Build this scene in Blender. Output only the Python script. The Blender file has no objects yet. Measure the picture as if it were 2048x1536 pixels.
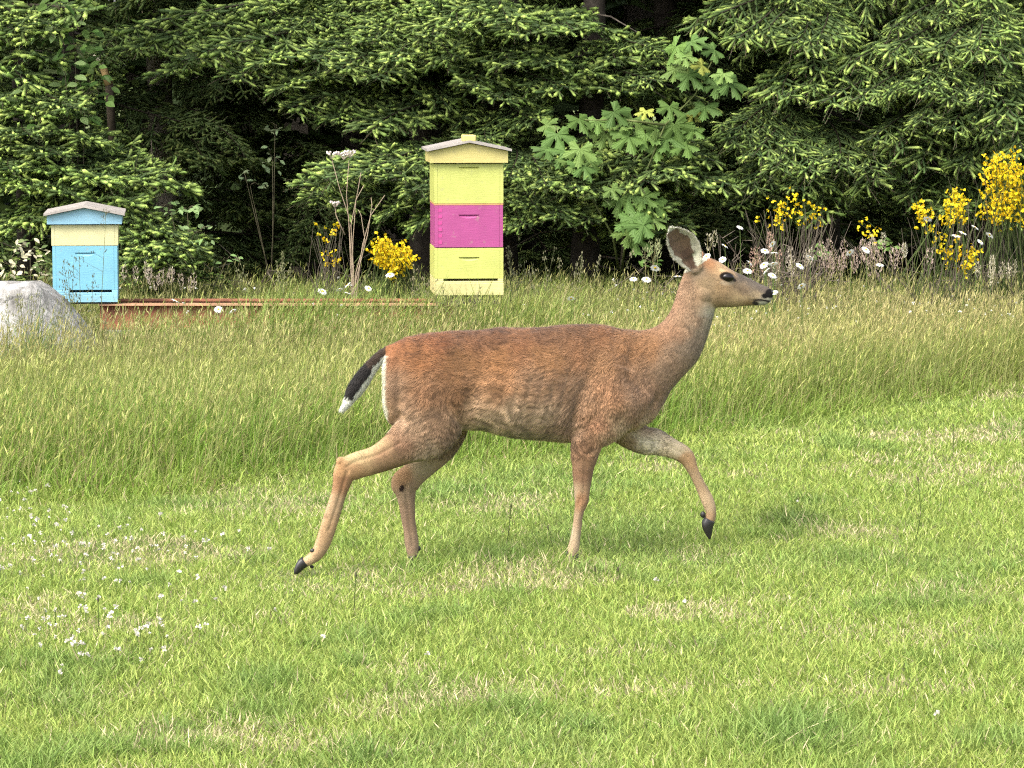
import bpy, math
import numpy as np
from mathutils import Vector, Matrix

rng = np.random.default_rng(7)
R = math.radians
S = bpy.context.scene
C = S.collection

# ------------------------------------------------------------------ camera, sky, sun, exposure
FPX, CAMH = 6500.0, 1.8
TH = math.atan(627.0 / FPX)
CT, ST = math.cos(TH), math.sin(TH)
cam_d = bpy.data.cameras.new('camera')
cam = bpy.data.objects.new('camera', cam_d)
C.objects.link(cam)
cam.location = (0, 0, CAMH)
cam.rotation_euler = (math.pi / 2 - TH, 0, 0)
cam_d.sensor_width = 36.0
cam_d.lens = 36.0 * FPX / 2048.0
cam_d.clip_start, cam_d.clip_end = 0.1, 600
S.camera = cam

SUN_EL, SUN_AZ = R(50), R(222)          # azimuth clockwise from +Y: sun behind the camera, over its left shoulder
w = bpy.data.worlds.new('World')
S.world = w
w.use_nodes = True
nt = w.node_tree
sky = nt.nodes.new('ShaderNodeTexSky')
sky.sky_type = 'NISHITA'
sky.sun_disc = False
sky.sun_elevation = SUN_EL
sky.sun_rotation = SUN_AZ
sky.dust_density = 4.0
sky.air_density = 1.0
sky.ozone_density = 0.6
bg = nt.nodes['Background']
bg.inputs['Strength'].default_value = 0.15
overcast = nt.nodes.new('ShaderNodeHueSaturation'); overcast.inputs['Saturation'].default_value = 0.45   # thin high cloud greys the blue
nt.links.new(sky.outputs[0], overcast.inputs['Color']); nt.links.new(overcast.outputs[0], bg.inputs['Color'])
sl = bpy.data.lights.new('sun', 'SUN')
sl.energy = 1.3
sl.angle = R(45)
sl.color = (1.0, 0.92, 0.78)
sun = bpy.data.objects.new('sun', sl)
C.objects.link(sun)
sd = Vector((math.sin(SUN_AZ) * math.cos(SUN_EL), math.cos(SUN_AZ) * math.cos(SUN_EL), math.sin(SUN_EL)))
sun.rotation_euler = sd.to_track_quat('Z', 'Y').to_euler()
sun.location = (-8, -8, 20)
S.view_settings.view_transform = 'Standard'
S.view_settings.look = 'None'
S.view_settings.gamma = 1.0
S.view_settings.use_curve_mapping = False
S.view_settings.exposure = 1.75
S.render.engine = 'CYCLES'
S.cycles.use_denoising = False
S.cycles.filter_width = 1.2
S.cycles.max_bounces = 7
S.cycles.diffuse_bounces = 4
S.cycles.transmission_bounces = 4
S.cycles.transparent_max_bounces = 4

# ------------------------------------------------------------------ helpers
def pix(x, y, Y):
    """world point at distance Y (along +Y) that lies on the line of sight of a photo pixel"""
    x = np.asarray(x, float); y = np.asarray(y, float); Y = np.asarray(Y, float)
    u = (x - 1024) / FPX; v = (768 - y) / FPX
    t = Y / (CT + v * ST)
    return np.stack(np.broadcast_arrays(u * t, Y, CAMH + t * (-ST + v * CT)), -1)

def lin(c):
    c = np.asarray(c, float) / 255.0
    return np.where(c <= 0.04045, c / 12.92, ((c + 0.055) / 1.055) ** 2.4)

def hash3(ix, iy, iz, seed):
    h = (ix * 374761393 + iy * 668265263 + iz * 2147483647 + seed * 1274126177) & 0xffffffff
    h = ((h ^ (h >> 13)) * 1274126177) & 0xffffffff
    return ((h ^ (h >> 16)) & 0xffff) / 65535.0

def vnoise(p, scale, seed=0):
    """smooth value noise in 0..1 at points p (n x 2 or n x 3)"""
    p = np.asarray(p, float) * scale
    if p.shape[1] == 2:
        p = np.column_stack([p, np.zeros(len(p))])
    i = np.floor(p).astype(np.int64); f = p - i
    f = f * f * (3 - 2 * f)
    out = 0
    for a in (0, 1):
        for b in (0, 1):
            for c in (0, 1):
                wgt = (f[:, 0] if a else 1 - f[:, 0]) * (f[:, 1] if b else 1 - f[:, 1]) * (f[:, 2] if c else 1 - f[:, 2])
                out = out + wgt * hash3(i[:, 0] + a, i[:, 1] + b, i[:, 2] + c, seed)
    return out

def fbm(p, scale, seed=0, octs=3):
    t = 0; a = 0.5; n = 0
    for k in range(octs):
        t = t + a * vnoise(p, scale * 2 ** k, seed + 17 * k); n += a; a *= 0.5
    return t / n

def mesh_np(name, V, faces, tint=None, smooth=False):
    """mesh from an n x 3 array and a list of index arrays (m x 3 or m x 4); tint: n x 3 colours"""
    me = bpy.data.meshes.new(name)
    V = np.ascontiguousarray(V, dtype=np.float32)
    me.vertices.add(len(V)); me.vertices.foreach_set('co', V.ravel())
    loops = np.concatenate([np.asarray(f, dtype=np.int32).ravel() for f in faces])
    tot = np.concatenate([np.full(len(f), np.asarray(f).shape[1], dtype=np.int32) for f in faces])
    start = np.concatenate([[0], np.cumsum(tot)[:-1]]).astype(np.int32)
    me.loops.add(len(loops)); me.loops.foreach_set('vertex_index', loops)
    me.polygons.add(len(tot)); me.polygons.foreach_set('loop_start', start)
    me.polygons.foreach_set('use_smooth', np.full(len(tot), bool(smooth)))
    me.update(calc_edges=True)
    if tint is not None:
        a = me.color_attributes.new('tint', 'FLOAT_COLOR', 'POINT')
        col = np.ones((len(V), 4), dtype=np.float32); col[:, :3] = tint
        a.data.foreach_set('color', col.ravel())
    return me

def link(name, me, mat=None, parent=None, **props):
    o = bpy.data.objects.new(name, me)
    C.objects.link(o)
    if mat is not None and not me.materials:
        me.materials.append(mat)
    if parent is not None:
        o.parent = parent
    for k, v in props.items():
        o[k] = v
    return o

def empty(name, loc, label, category, group=None):
    o = bpy.data.objects.new(name, None)
    C.objects.link(o)
    o.location = loc
    o.empty_display_size = 0.1
    o['label'] = label; o['category'] = category
    if group:
        o['group'] = group
    return o

class MB:
    """collects pieces for ONE mesh"""
    def __init__(self):
        self.V, self.T, self.Q, self.K, self.n = [], [], [], [], 0
    def add(self, V, tris=None, quads=None, col=None):
        V = np.asarray(V, float).reshape(-1, 3)
        if tris is not None and len(tris): self.T.append(np.asarray(tris).reshape(-1, 3) + self.n)
        if quads is not None and len(quads): self.Q.append(np.asarray(quads).reshape(-1, 4) + self.n)
        c = np.ones((len(V), 3)) if col is None else np.broadcast_to(np.asarray(col, float), (len(V), 3))
        self.V.append(V); self.K.append(c); self.n += len(V)
        return self
    def box(self, lo, hi, col=None):
        (a, b, c), (d, e, f) = lo, hi
        V = [(a,b,c),(d,b,c),(d,e,c),(a,e,c),(a,b,f),(d,b,f),(d,e,f),(a,e,f)]
        return self.add(V, quads=[(0,3,2,1),(4,5,6,7),(0,1,5,4),(1,2,6,5),(2,3,7,6),(3,0,4,7)], col=col)
    def tube(self, P, rad, n=5, col=None):
        P = np.asarray(P, float); m = len(P)
        rad = np.broadcast_to(np.asarray(rad, float), (m,))
        T = np.gradient(P, axis=0); T /= np.linalg.norm(T, axis=1)[:, None] + 1e-9
        ref = np.array([0.31, 0.87, 0.38]) if abs(T[0] @ np.array([0.31, 0.87, 0.38])) < .9 else np.array([1., 0, 0])
        A = np.cross(T, ref); A /= np.linalg.norm(A, axis=1)[:, None] + 1e-9
        B = np.cross(T, A)
        ph = np.arange(n) * 2 * np.pi / n
        V = P[:, None] + rad[:, None, None] * (np.cos(ph)[None, :, None] * A[:, None] + np.sin(ph)[None, :, None] * B[:, None])
        q = [(i*n+k, i*n+(k+1) % n, (i+1)*n+(k+1) % n, (i+1)*n+k) for i in range(m-1) for k in range(n)]
        caps = [(0, k+1, k) for k in range(1, n-1)] + [((m-1)*n, (m-1)*n+k, (m-1)*n+k+1) for k in range(1, n-1)]
        return self.add(V.reshape(-1, 3), tris=caps, quads=q, col=col)
    def ball(self, c, r, n=6, m=4, col=None):
        r = np.broadcast_to(np.asarray(r, float), (3,))
        V = [(0, 0, 1)] + [(math.sin(math.pi*i/m)*math.cos(2*math.pi*k/n), math.sin(math.pi*i/m)*math.sin(2*math.pi*k/n), math.cos(math.pi*i/m)) for i in range(1, m) for k in range(n)] + [(0, 0, -1)]
        t = [(0, 1+k, 1+(k+1) % n) for k in range(n)]
        q = [(1+(i-1)*n+k, 1+i*n+k, 1+i*n+(k+1) % n, 1+(i-1)*n+(k+1) % n) for i in range(1, m-1) for k in range(n)]
        e = len(V)-1; b = 1+(m-2)*n
        t += [(e, b+(k+1) % n, b+k) for k in range(n)]
        return self.add(np.asarray(V)*r+np.asarray(c), tris=t, quads=q, col=col)
    def mesh(self, name, smooth=False):
        F = []
        if self.T: F.append(np.concatenate(self.T))
        if self.Q: F.append(np.concatenate(self.Q))
        return mesh_np(name, np.concatenate(self.V), F, np.concatenate(self.K), smooth)

def mat_new(name):
    m = bpy.data.materials.new(name); m.use_nodes = True
    n = m.node_tree.nodes; l = m.node_tree.links
    return m, n, l, n['Principled BSDF'], n['Material Output']

def tint_mat(name, transl=0.0, rough=0.6, spec=0.2, vary=0.0, noise=0.0, nscale=40.0, sheen=0.0):
    """surface whose own colour comes from the mesh's tint, with slight mottling; leaves also let light through"""
    m, n, l, p, out = mat_new(name)
    at = n.new('ShaderNodeAttribute'); at.attribute_name = 'tint'
    col = at.outputs['Color']
    if vary:
        oi = n.new('ShaderNodeObjectInfo')
        hs = n.new('ShaderNodeHueSaturation')
        mr = n.new('ShaderNodeMapRange'); mr.inputs['To Min'].default_value = 1 - vary; mr.inputs['To Max'].default_value = 1 + vary
        l.new(oi.outputs['Random'], mr.inputs['Value'])
        l.new(mr.outputs[0], hs.inputs['Value']); l.new(col, hs.inputs['Color'])
        col = hs.outputs['Color']
    if noise:
        tc = n.new('ShaderNodeTexCoord')
        no = n.new('ShaderNodeTexNoise'); no.inputs['Scale'].default_value = nscale; no.inputs['Detail'].default_value = 4
        l.new(tc.outputs['Object'], no.inputs['Vector'])
        mr2 = n.new('ShaderNodeMapRange'); mr2.inputs['From Min'].default_value = .3; mr2.inputs['From Max'].default_value = .7
        mr2.inputs['To Min'].default_value = 1 - noise; mr2.inputs['To Max'].default_value = 1 + noise
        l.new(no.outputs['Fac'], mr2.inputs['Value'])
        hs2 = n.new('ShaderNodeHueSaturation')
        l.new(mr2.outputs[0], hs2.inputs['Value']); l.new(col, hs2.inputs['Color'])
        col = hs2.outputs['Color']
    l.new(col, p.inputs['Base Color'])
    p.inputs['Roughness'].default_value = rough
    p.inputs['Specular IOR Level'].default_value = spec
    if sheen:
        p.inputs['Sheen Weight'].default_value = sheen
    if transl:
        tr = n.new('ShaderNodeBsdfTranslucent'); l.new(col, tr.inputs['Color'])
        mx = n.new('ShaderNodeMixShader'); mx.inputs[0].default_value = transl
        l.new(p.outputs[0], mx.inputs[1]); l.new(tr.outputs[0], mx.inputs[2]); l.new(mx.outputs[0], out.inputs['Surface'])
    return m

def paint_mat(name, col, rough=0.45, wear=0.08, streak=True, dirt=(0.25, 0.22, 0.16)):
    """painted boards: faint grain bump, blotchy fading and a little grime"""
    m, n, l, p, out = mat_new(name)
    tc = n.new('ShaderNodeTexCoord')
    mp = n.new('ShaderNodeMapping'); mp.inputs['Scale'].default_value = (6, 6, 60) if streak else (20, 20, 20)
    l.new(tc.outputs['Object'], mp.inputs['Vector'])
    g = n.new('ShaderNodeTexNoise'); g.inputs['Scale'].default_value = 3; g.inputs['Detail'].default_value = 6
    l.new(mp.outputs[0], g.inputs['Vector'])
    b = n.new('ShaderNodeTexNoise'); b.inputs['Scale'].default_value = 9; b.inputs['Detail'].default_value = 5
    l.new(tc.outputs['Object'], b.inputs['Vector'])
    mr = n.new('ShaderNodeMapRange'); mr.inputs['From Min'].default_value = .3; mr.inputs['From Max'].default_value = .7
    mr.inputs['To Min'].default_value = 1 - wear; mr.inputs['To Max'].default_value = 1 + wear * .6
    l.new(b.outputs['Fac'], mr.inputs['Value'])
    hs = n.new('ShaderNodeHueSaturation'); hs.inputs['Color'].default_value = (*col, 1)
    l.new(mr.outputs[0], hs.inputs['Value'])
    d = n.new('ShaderNodeTexNoise'); d.inputs['Scale'].default_value = 28; d.inputs['Detail'].default_value = 8
    l.new(tc.outputs['Object'], d.inputs['Vector'])
    cr = n.new('ShaderNodeMapRange'); cr.inputs['From Min'].default_value = .60; cr.inputs['From Max'].default_value = .78
    cr.inputs['To Max'].default_value = .5
    l.new(d.outputs['Fac'], cr.inputs['Value'])
    mx = n.new('ShaderNodeMix'); mx.data_type = 'RGBA'
    l.new(cr.outputs[0], mx.inputs['Factor']); l.new(hs.outputs[0], mx.inputs[6]); mx.inputs[7].default_value = (*dirt, 1)
    l.new(mx.outputs[2], p.inputs['Base Color'])
    p.inputs['Roughness'].default_value = rough
    bp = n.new('ShaderNodeBump'); bp.inputs['Strength'].default_value = .25; bp.inputs['Distance'].default_value = .004
    l.new(g.outputs['Fac'], bp.inputs['Height']); l.new(bp.outputs[0], p.inputs['Normal'])
    return m

M_GRASS = tint_mat('grass_blades', transl=0.35, rough=0.55, spec=0.25)
M_NEEDLE = tint_mat('fir_needles', transl=0.15, rough=0.6, spec=0.2, vary=0.22)
M_LEAF = tint_mat('broad_leaves', transl=0.3, rough=0.55, spec=0.15, vary=0.2)
M_BARK = tint_mat('bark', rough=0.9, spec=0.1, noise=0.45, nscale=14)
M_FLOWER = tint_mat('flower_petals', transl=0.25, rough=0.6, spec=0.1)
M_COAT = tint_mat('deer_skin', rough=0.85, spec=0.1, noise=0.10, nscale=60)
M_FUR = tint_mat('deer_fur', rough=0.7, spec=0.2, sheen=0.15)
M_STALK = tint_mat('dry_stalks', rough=0.85, spec=0.1, noise=0.2, nscale=30)

# ------------------------------------------------------------------ ground
def gh(X, Y):
    """height of the lawn: nearly level, softly uneven"""
    P = np.column_stack([np.ravel(X), np.ravel(Y)])
    h = (fbm(P, 0.9, 3) - .5) * 0.05 + (fbm(P, 0.22, 5) - .5) * 0.05
    d = np.exp(-((P[:, 0] - .1) ** 2 / .5 + (P[:, 1] - 12) ** 2 / .3))
    return (h * (1 - d)).reshape(np.shape(X))

m, n, l, p, out = mat_new('turf_soil')
tc = n.new('ShaderNodeTexCoord')
no = n.new('ShaderNodeTexNoise'); no.inputs['Scale'].default_value = 3; no.inputs['Detail'].default_value = 9
l.new(tc.outputs['Object'], no.inputs['Vector'])
rp = n.new('ShaderNodeValToRGB')
rp.color_ramp.elements[0].position = .35; rp.color_ramp.elements[0].color = (.075, .115, .022, 1)
rp.color_ramp.elements[1].position = .7; rp.color_ramp.elements[1].color = (.15, .17, .05, 1)
l.new(no.outputs['Fac'], rp.inputs[0]); l.new(rp.outputs[0], p.inputs['Base Color'])
p.inputs['Roughness'].default_value = .95
bp = n.new('ShaderNodeBump'); bp.inputs['Distance'].default_value = .03
n2 = n.new('ShaderNodeTexNoise'); n2.inputs['Scale'].default_value = 40; n2.inputs['Detail'].default_value = 5
l.new(tc.outputs['Object'], n2.inputs['Vector']); l.new(n2.outputs['Fac'], bp.inputs['Height']); l.new(bp.outputs[0], p.inputs['Normal'])
M_SOIL = m
gx = np.unique(np.concatenate([[-250, -100, -40, -15], np.arange(-7, 7.01, .12), [15, 40, 100, 250]]))
gy = np.unique(np.concatenate([[-60, -20, 0, 4], np.arange(6, 27.01, .12), [35, 60, 120, 300]]))
GX, GY = np.meshgrid(gx, gy)
GV = np.column_stack([GX.ravel(), GY.ravel(), gh(GX, GY).ravel()])
nx, ny = len(gx), len(gy)
idx = np.arange(nx * ny).reshape(ny, nx)
GQ = np.stack([idx[:-1, :-1], idx[:-1, 1:], idx[1:, 1:], idx[1:, :-1]], -1).reshape(-1, 4)
link('ground', mesh_np('ground', GV, [GQ], smooth=True), M_SOIL, kind='structure')

# edge between the mown lawn and the long grass, X -> Y
_bx = np.array([-700, 0, 200, 400, 600, 760, 950, 1100, 1300, 1450, 1600, 1800, 2048, 2700])
_by = np.array([1030, 1005, 998, 985, 962, 948, 932, 925, 893, 872, 852, 820, 790, 740])
_bY = 11700 / (_by - 141.0); _bX = (_bx - 1024) / FPX * _bY
def edgeY(X):
    return np.interp(X, _bX, _bY)

def blades(P, h, wid, lean, az, face, col, segs=1, curl=0.0):
    """grass blades as joined slim faces. P roots n x 3; lean radians; az lean heading; face: facing of the flat side. segs 1: two triangles, 2: four"""
    nb = len(P)
    d = np.stack([np.cos(az), np.sin(az), np.zeros(nb)], -1)
    s = np.stack([np.cos(face), np.sin(face), np.zeros(nb)], -1) * (wid / 2)[:, None]
    up = np.array([0, 0, 1.])
    def at(t):
        a = lean * t * (1 + curl * t)
        return P + (np.sin(a) * h * t)[:, None] * d + (np.cos(a * .8) * h * t)[:, None] * up
    if segs == 1:
        m_ = at(np.full(nb, .45)); t_ = at(np.ones(nb))
        V = np.stack([P, m_ - s, m_ + s, t_], 1).reshape(-1, 3)
        b = np.arange(nb)[:, None] * 4
        T = np.concatenate([b + [0, 2, 1], b + [1, 2, 3]])
        k = 4
    else:
        a_ = at(np.full(nb, .33)); c_ = at(np.full(nb, .7)); t_ = at(np.ones(nb))
        V = np.stack([P, a_ - s, a_ + s, c_ - s * .8, c_ + s * .8, t_], 1).reshape(-1, 3)
        b = np.arange(nb)[:, None] * 6
        T = np.concatenate([b + [0, 2, 1], b + [1, 2, 4], b + [1, 4, 3], b + [3, 4, 5]])
        k = 6
    return V, T, np.repeat(col, k, axis=0)

def mixc(a, b, t):
    t = np.asarray(t)[:, None]
    return np.asarray(a) * (1 - t) + np.asarray(b) * t

def ss(x, a, b):
    t = np.clip((x - a) / (b - a), 0, 1)
    return t * t * (3 - 2 * t)

# ---- lawn
G_LAWN, G_YEL, G_BLUE, G_STRAW = (.165, .265, .042), (.33, .385, .095), (.115, .205, .065), (.54, .47, .27)
NL = 370000
u = rng.random(NL)
Yl = 1 / (1 / 7.9 + u * (1 / 18.8 - 1 / 7.9)); pick_ = rng.random(NL) < .5; Yl = np.where(pick_, 7.9 + (18.8 - 7.9) * rng.random(NL), Yl)
Xl = (rng.random(NL) * 2 - 1) * (Yl * .1575 + .55)
P2 = np.column_stack([Xl, Yl])
e = edgeY(Xl) + (fbm(P2, 2.2, 9) - .5) * .5
keep = Yl < e + .25
Xl, Yl, P2, e = Xl[keep], Yl[keep], P2[keep], e[keep]
nL = len(Xl)
dry = .75 * ss(fbm(P2, 1.5, 21), .53, .72)
# worn straw coloured patches seen in the photo
for (px, py, rx, ry, s_) in [(560, 1010, .35, .5, .55), (1780, 1290, .3, .22, .5), (1900, 1200, .25, .2, .5), (1290, 1400, .22, .12, .6), (740, 1165, .12, .3, .5), (1400, 1120, .12, .3, .35), (250, 1340, .12, .15, .3), (1800, 1410, .3, .12, .55), (560, 1520, .2, .1, .6), (1240, 1320, .2, .12, .3)]:
    cy = 11700 / (py - 141.0); cx = (px - 1024) / FPX * cy
    dry = np.maximum(dry, 1.0 * s_ * np.exp(-(((Xl - cx) / rx) ** 2 + ((Yl - cy) / ry) ** 2)) * (.5 + fbm(P2, 6, 31)))
lush = ss(fbm(P2, 1.1, 41), .5, .75)
tuft = np.zeros(nL)
for (px, py, r_, s_) in [(1600, 1050, .13, 1.), (1600, 1500, .2, .9), (720, 1300, .10, .7), (520, 1390, .12, .8), (1010, 1130, .2, .5), (860, 1420, .2, .5), (1330, 1060, .2, .35), (520, 1440, .15, .6), (1700, 1120, .14, .5)]:
    cy = 11700 / (py - 141.0); cx = (px - 1024) / FPX * cy
    tuft = np.maximum(tuft, s_ * np.exp(-((Xl - cx) ** 2 + ((Yl - cy) * .6) ** 2) / r_ ** 2))
tuft = np.maximum(tuft, .6 * ss(fbm(P2, 3.2, 51), .60, .78))
h = (.030 + .030 * rng.random(nL) ** 1.5) * (1 + .9 * tuft) * (1 - .35 * np.minimum(dry, 1))
h *= 1 + .7 * ss(Yl - e, -.35, .25)
wid = (.0029 + .0030 * rng.random(nL)) * (1 + .5 * ss(Yl, 12, 17))
c = mixc(G_LAWN, G_YEL, np.clip(rng.random(nL) * 1.1 * (1 - tuft * .6) + .25 * (fbm(P2, 2.5, 61) - .3), 0, 1))
c = c * (1 - (.55 * lush * rng.random(nL))[:, None]) + np.array(G_BLUE) * (.55 * lush * rng.random(nL))[:, None]
c = mixc(c, np.array([G_BLUE]), tuft * .55)
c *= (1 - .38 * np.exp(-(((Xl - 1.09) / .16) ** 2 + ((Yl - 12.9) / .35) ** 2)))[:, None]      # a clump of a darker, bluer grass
isdry = rng.random(nL) < dry * .58 + .03
c[isdry] = np.array(G_STRAW) * (.55 + .65 * rng.random((isdry.sum(), 1)))
c *= (.62 + .60 * rng.random((nL, 1)) + .35 * rng.random((nL, 1)) ** 6)
nearhoof = np.exp(-(((Xl + .76) / .16) ** 2 + ((Yl - 11.3) / .30) ** 2)); h *= 1 - .45 * nearhoof
for (hx, hy_) in ((.215, 11.76), (-.355, 11.72)):
    h *= 1 + .55 * np.exp(-(((Xl - hx) / .09) ** 2 + ((Yl - hy_) / .12) ** 2))
V, T, K = blades(np.column_stack([Xl, Yl, gh(Xl, Yl) - .004]), h, wid, .25 + .95 * rng.random(nL) ** 1.2, rng.random(nL) * 6.283, rng.normal(0, .9, nL), c)
link('lawn_grass', mesh_np('lawn_grass', V, [T], K), M_GRASS, kind='stuff', label='short mown lawn with straw coloured worn patches', category='grass')

# ---- long meadow grass
def meadow_points(N, y0, y1, marg):
    Y = y0 + (y1 - y0) * rng.random(N) ** .85
    X = (rng.random(N) * 2 - 1) * (Y * .1575 + marg)
    P = np.column_stack([X, Y])
    e = edgeY(X) + (fbm(P, 2.2, 9) - .5) * .5
    k = Y > e - .05
    return X[k], Y[k], P[k], (Y - e)[k]
def free_of(X, Y):
    """nothing grows through the boulder, the hives or their beams"""
    k = ~((((X + 2.90) / .70) ** 2 + ((Y - 18.42) / .33) ** 2) < 1)
    k &= ~((np.abs(Y - 19.25) < .36) & (X > -2.62) & (X < .02))
    return k
Xm, Ym, Pm, dm = meadow_points(190000, 13.0, 22.6, .8)
k = free_of(Xm, Ym); Xm, Ym, Pm, dm = Xm[k], Ym[k], Pm[k], dm[k]
nM = len(Xm)
ramp = ss(dm, -.05, .75)
zone = fbm(Pm, .7, 71)
h = (.09 + .21 * ramp) * (.55 + .7 * rng.random(nM)) * (.75 + .5 * zone)
h *= 1 + .25 * ss(Ym, 19.8, 21.2)
wid = .0034 + .0034 * rng.random(nM)
c = mixc((.125, .235, .030), (.245, .32, .060), np.clip(rng.random(nM) * .8 + .5 * (zone - .5), 0, 1))
c = mixc(c, np.array([[.21, .23, .07]]), .45 * ss(Ym, 15.5, 19))
isd = rng.random(nM) < .10
c[isd] = np.array((.30, .26, .12)) * (.6 + .6 * rng.random((isd.sum(), 1)))
h *= 1 + (.30 + .75 * ss(Xm, -2.0, -0.9)) * np.exp(-((Ym - 18.5) / .35) ** 2) * (Xm > -2.4) * (Xm < .35)
bl = np.exp(-((Xm + 2.66) / .13) ** 2 - ((Ym - 17.85) / .2) ** 2); h *= 1 + .95 * bl; c = mixc(c, np.array([[.09, .16, .075]]), .85 * bl)
big = fbm(Pm, .45, 171) - .5; c = c * np.clip(1 + np.column_stack([.5 * big, .15 * big, .2 * big]), .6, 1.4)
c *= (.6 + .65 * rng.random((nM, 1)) + .4 * rng.random((nM, 1)) ** 5)
V, T, K = blades(np.column_stack([Xm, Ym, gh(Xm, Ym) - .01]), h, wid, .1 + .75 * rng.random(nM) ** 1.5, rng.normal(-.3, 1.4, nM), rng.normal(0, .8, nM), c, segs=2, curl=.8)
link('meadow_grass', mesh_np('meadow_grass', V, [T], K), M_GRASS, kind='stuff', label='long uncut meadow grass between the lawn and the trees', category='grass')

# ---- seed heads on thin stalks over the long grass
Xs, Ys, Ps, ds = meadow_points(80000, 13.1, 22.4, .8)
k = free_of(Xs, Ys) & (rng.random(len(Xs)) < .35 + .65 * ss(ds, .1, .8)); Xs, Ys, Ps, ds = Xs[k], Ys[k], Ps[k], ds[k]
nS = len(Xs)
zone = fbm(Ps, .8, 73)
hs = (.22 + .17 * rng.random(nS) + .16 * (rng.random(nS) < .10)) * (.8 + .35 * zone) * (.75 + .25 * ss(ds, 0, .6))
hs *= 1 + .55 * np.exp(-((Ys - 18.6) / .22) ** 2 - ((Xs + .25) / .30) ** 2)
hs *= 1 + (.10 + .30 * ss(Xs, -2.0, -1.1)) * np.exp(-((Ys - 18.55) / .35) ** 2) * (Xs < .3)
hs = np.minimum(hs, .47)
az = rng.normal(-.4, 1.2, nS); lean = .08 + .4 * rng.random(nS) ** 1.6; face = rng.normal(0, .7, nS)
root = np.column_stack([Xs, Ys, gh(Xs, Ys)])
cs = mixc((.20, .25, .07), (.32, .31, .12), rng.random(nS))
V1, T1, K1 = blades(root, hs, np.full(nS, .0022), lean, az, face, cs)
d = np.stack([np.cos(az), np.sin(az), np.zeros(nS)], -1)
top = root + (np.sin(lean) * hs)[:, None] * d + (np.cos(lean * .8) * hs)[:, None] * np.array([0, 0, 1.])
L = .022 + .030 * rng.random(nS); wd = .0017 + .0020 * rng.random(nS)
dr = np.stack([np.cos(az) * np.sin(lean * 2.2), np.sin(az) * np.sin(lean * 2.2), np.cos(lean * 2.2)], -1)
s1 = np.stack([np.cos(face), np.sin(face), np.zeros(nS)], -1) * wd[:, None]
s2 = np.stack([-np.sin(face), np.cos(face), np.zeros(nS)], -1) * wd[:, None]
mid = top + dr * (L * .4)[:, None]; tip = top + dr * L[:, None]
V2 = np.stack([top - dr * (.01), mid - s1, mid + s1, mid - s2, mid + s2, tip], 1).reshape(-1, 3)
b = np.arange(nS)[:, None] * 6
T2 = np.concatenate([b + [0, 2, 1], b + [1, 2, 5], b + [0, 4, 3], b + [3, 4, 5]]) + len(V1)
tan = mixc((.31, .36, .085), (.56, .55, .22), rng.random(nS)); tan = mixc(tan, np.array([[.44, .36, .20]]), .5 * ss(zone, .42, .62) * ss(ds, .2, 1.0))
big = fbm(Ps, .45, 171) - .5; tan = .90 * tan * np.clip(1 + np.column_stack([.40 * big, .22 * big, .35 * big]), .5, 1.5)
K2 = np.repeat(tan * (.6 + .6 * rng.random((nS, 1)) + .4 * rng.random((nS, 1)) ** 5), 6, axis=0)
link('meadow_seed_heads', mesh_np('meadow_seed_heads', np.concatenate([V1, V2]), [np.concatenate([T1, T2])], np.concatenate([K1, K2])), M_GRASS, kind='stuff', label='tan seed heads rising over the long meadow grass', category='grass')

# ------------------------------------------------------------------ conifers
OLD_A, OLD_B = np.array((.027, .053, .016)), np.array((.070, .106, .031))
TIP_A, TIP_B = np.array((.130, .212, .046)), np.array((.35, .44, .11))

def unit(v):
    return v / (np.linalg.norm(v, axis=-1, keepdims=True) + 1e-9)

def needles(base, dirv, length, width, col, r):
    nn_ = len(base)
    side = unit(np.cross(dirv, unit(r.normal(size=(nn_, 3))))) * (width / 2)[:, None]
    V = np.stack([base - side, base + side, base + dirv * length[:, None]], 1).reshape(-1, 3)
    return V, np.arange(nn_ * 3).reshape(-1, 3), np.repeat(col, 3, axis=0)

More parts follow.
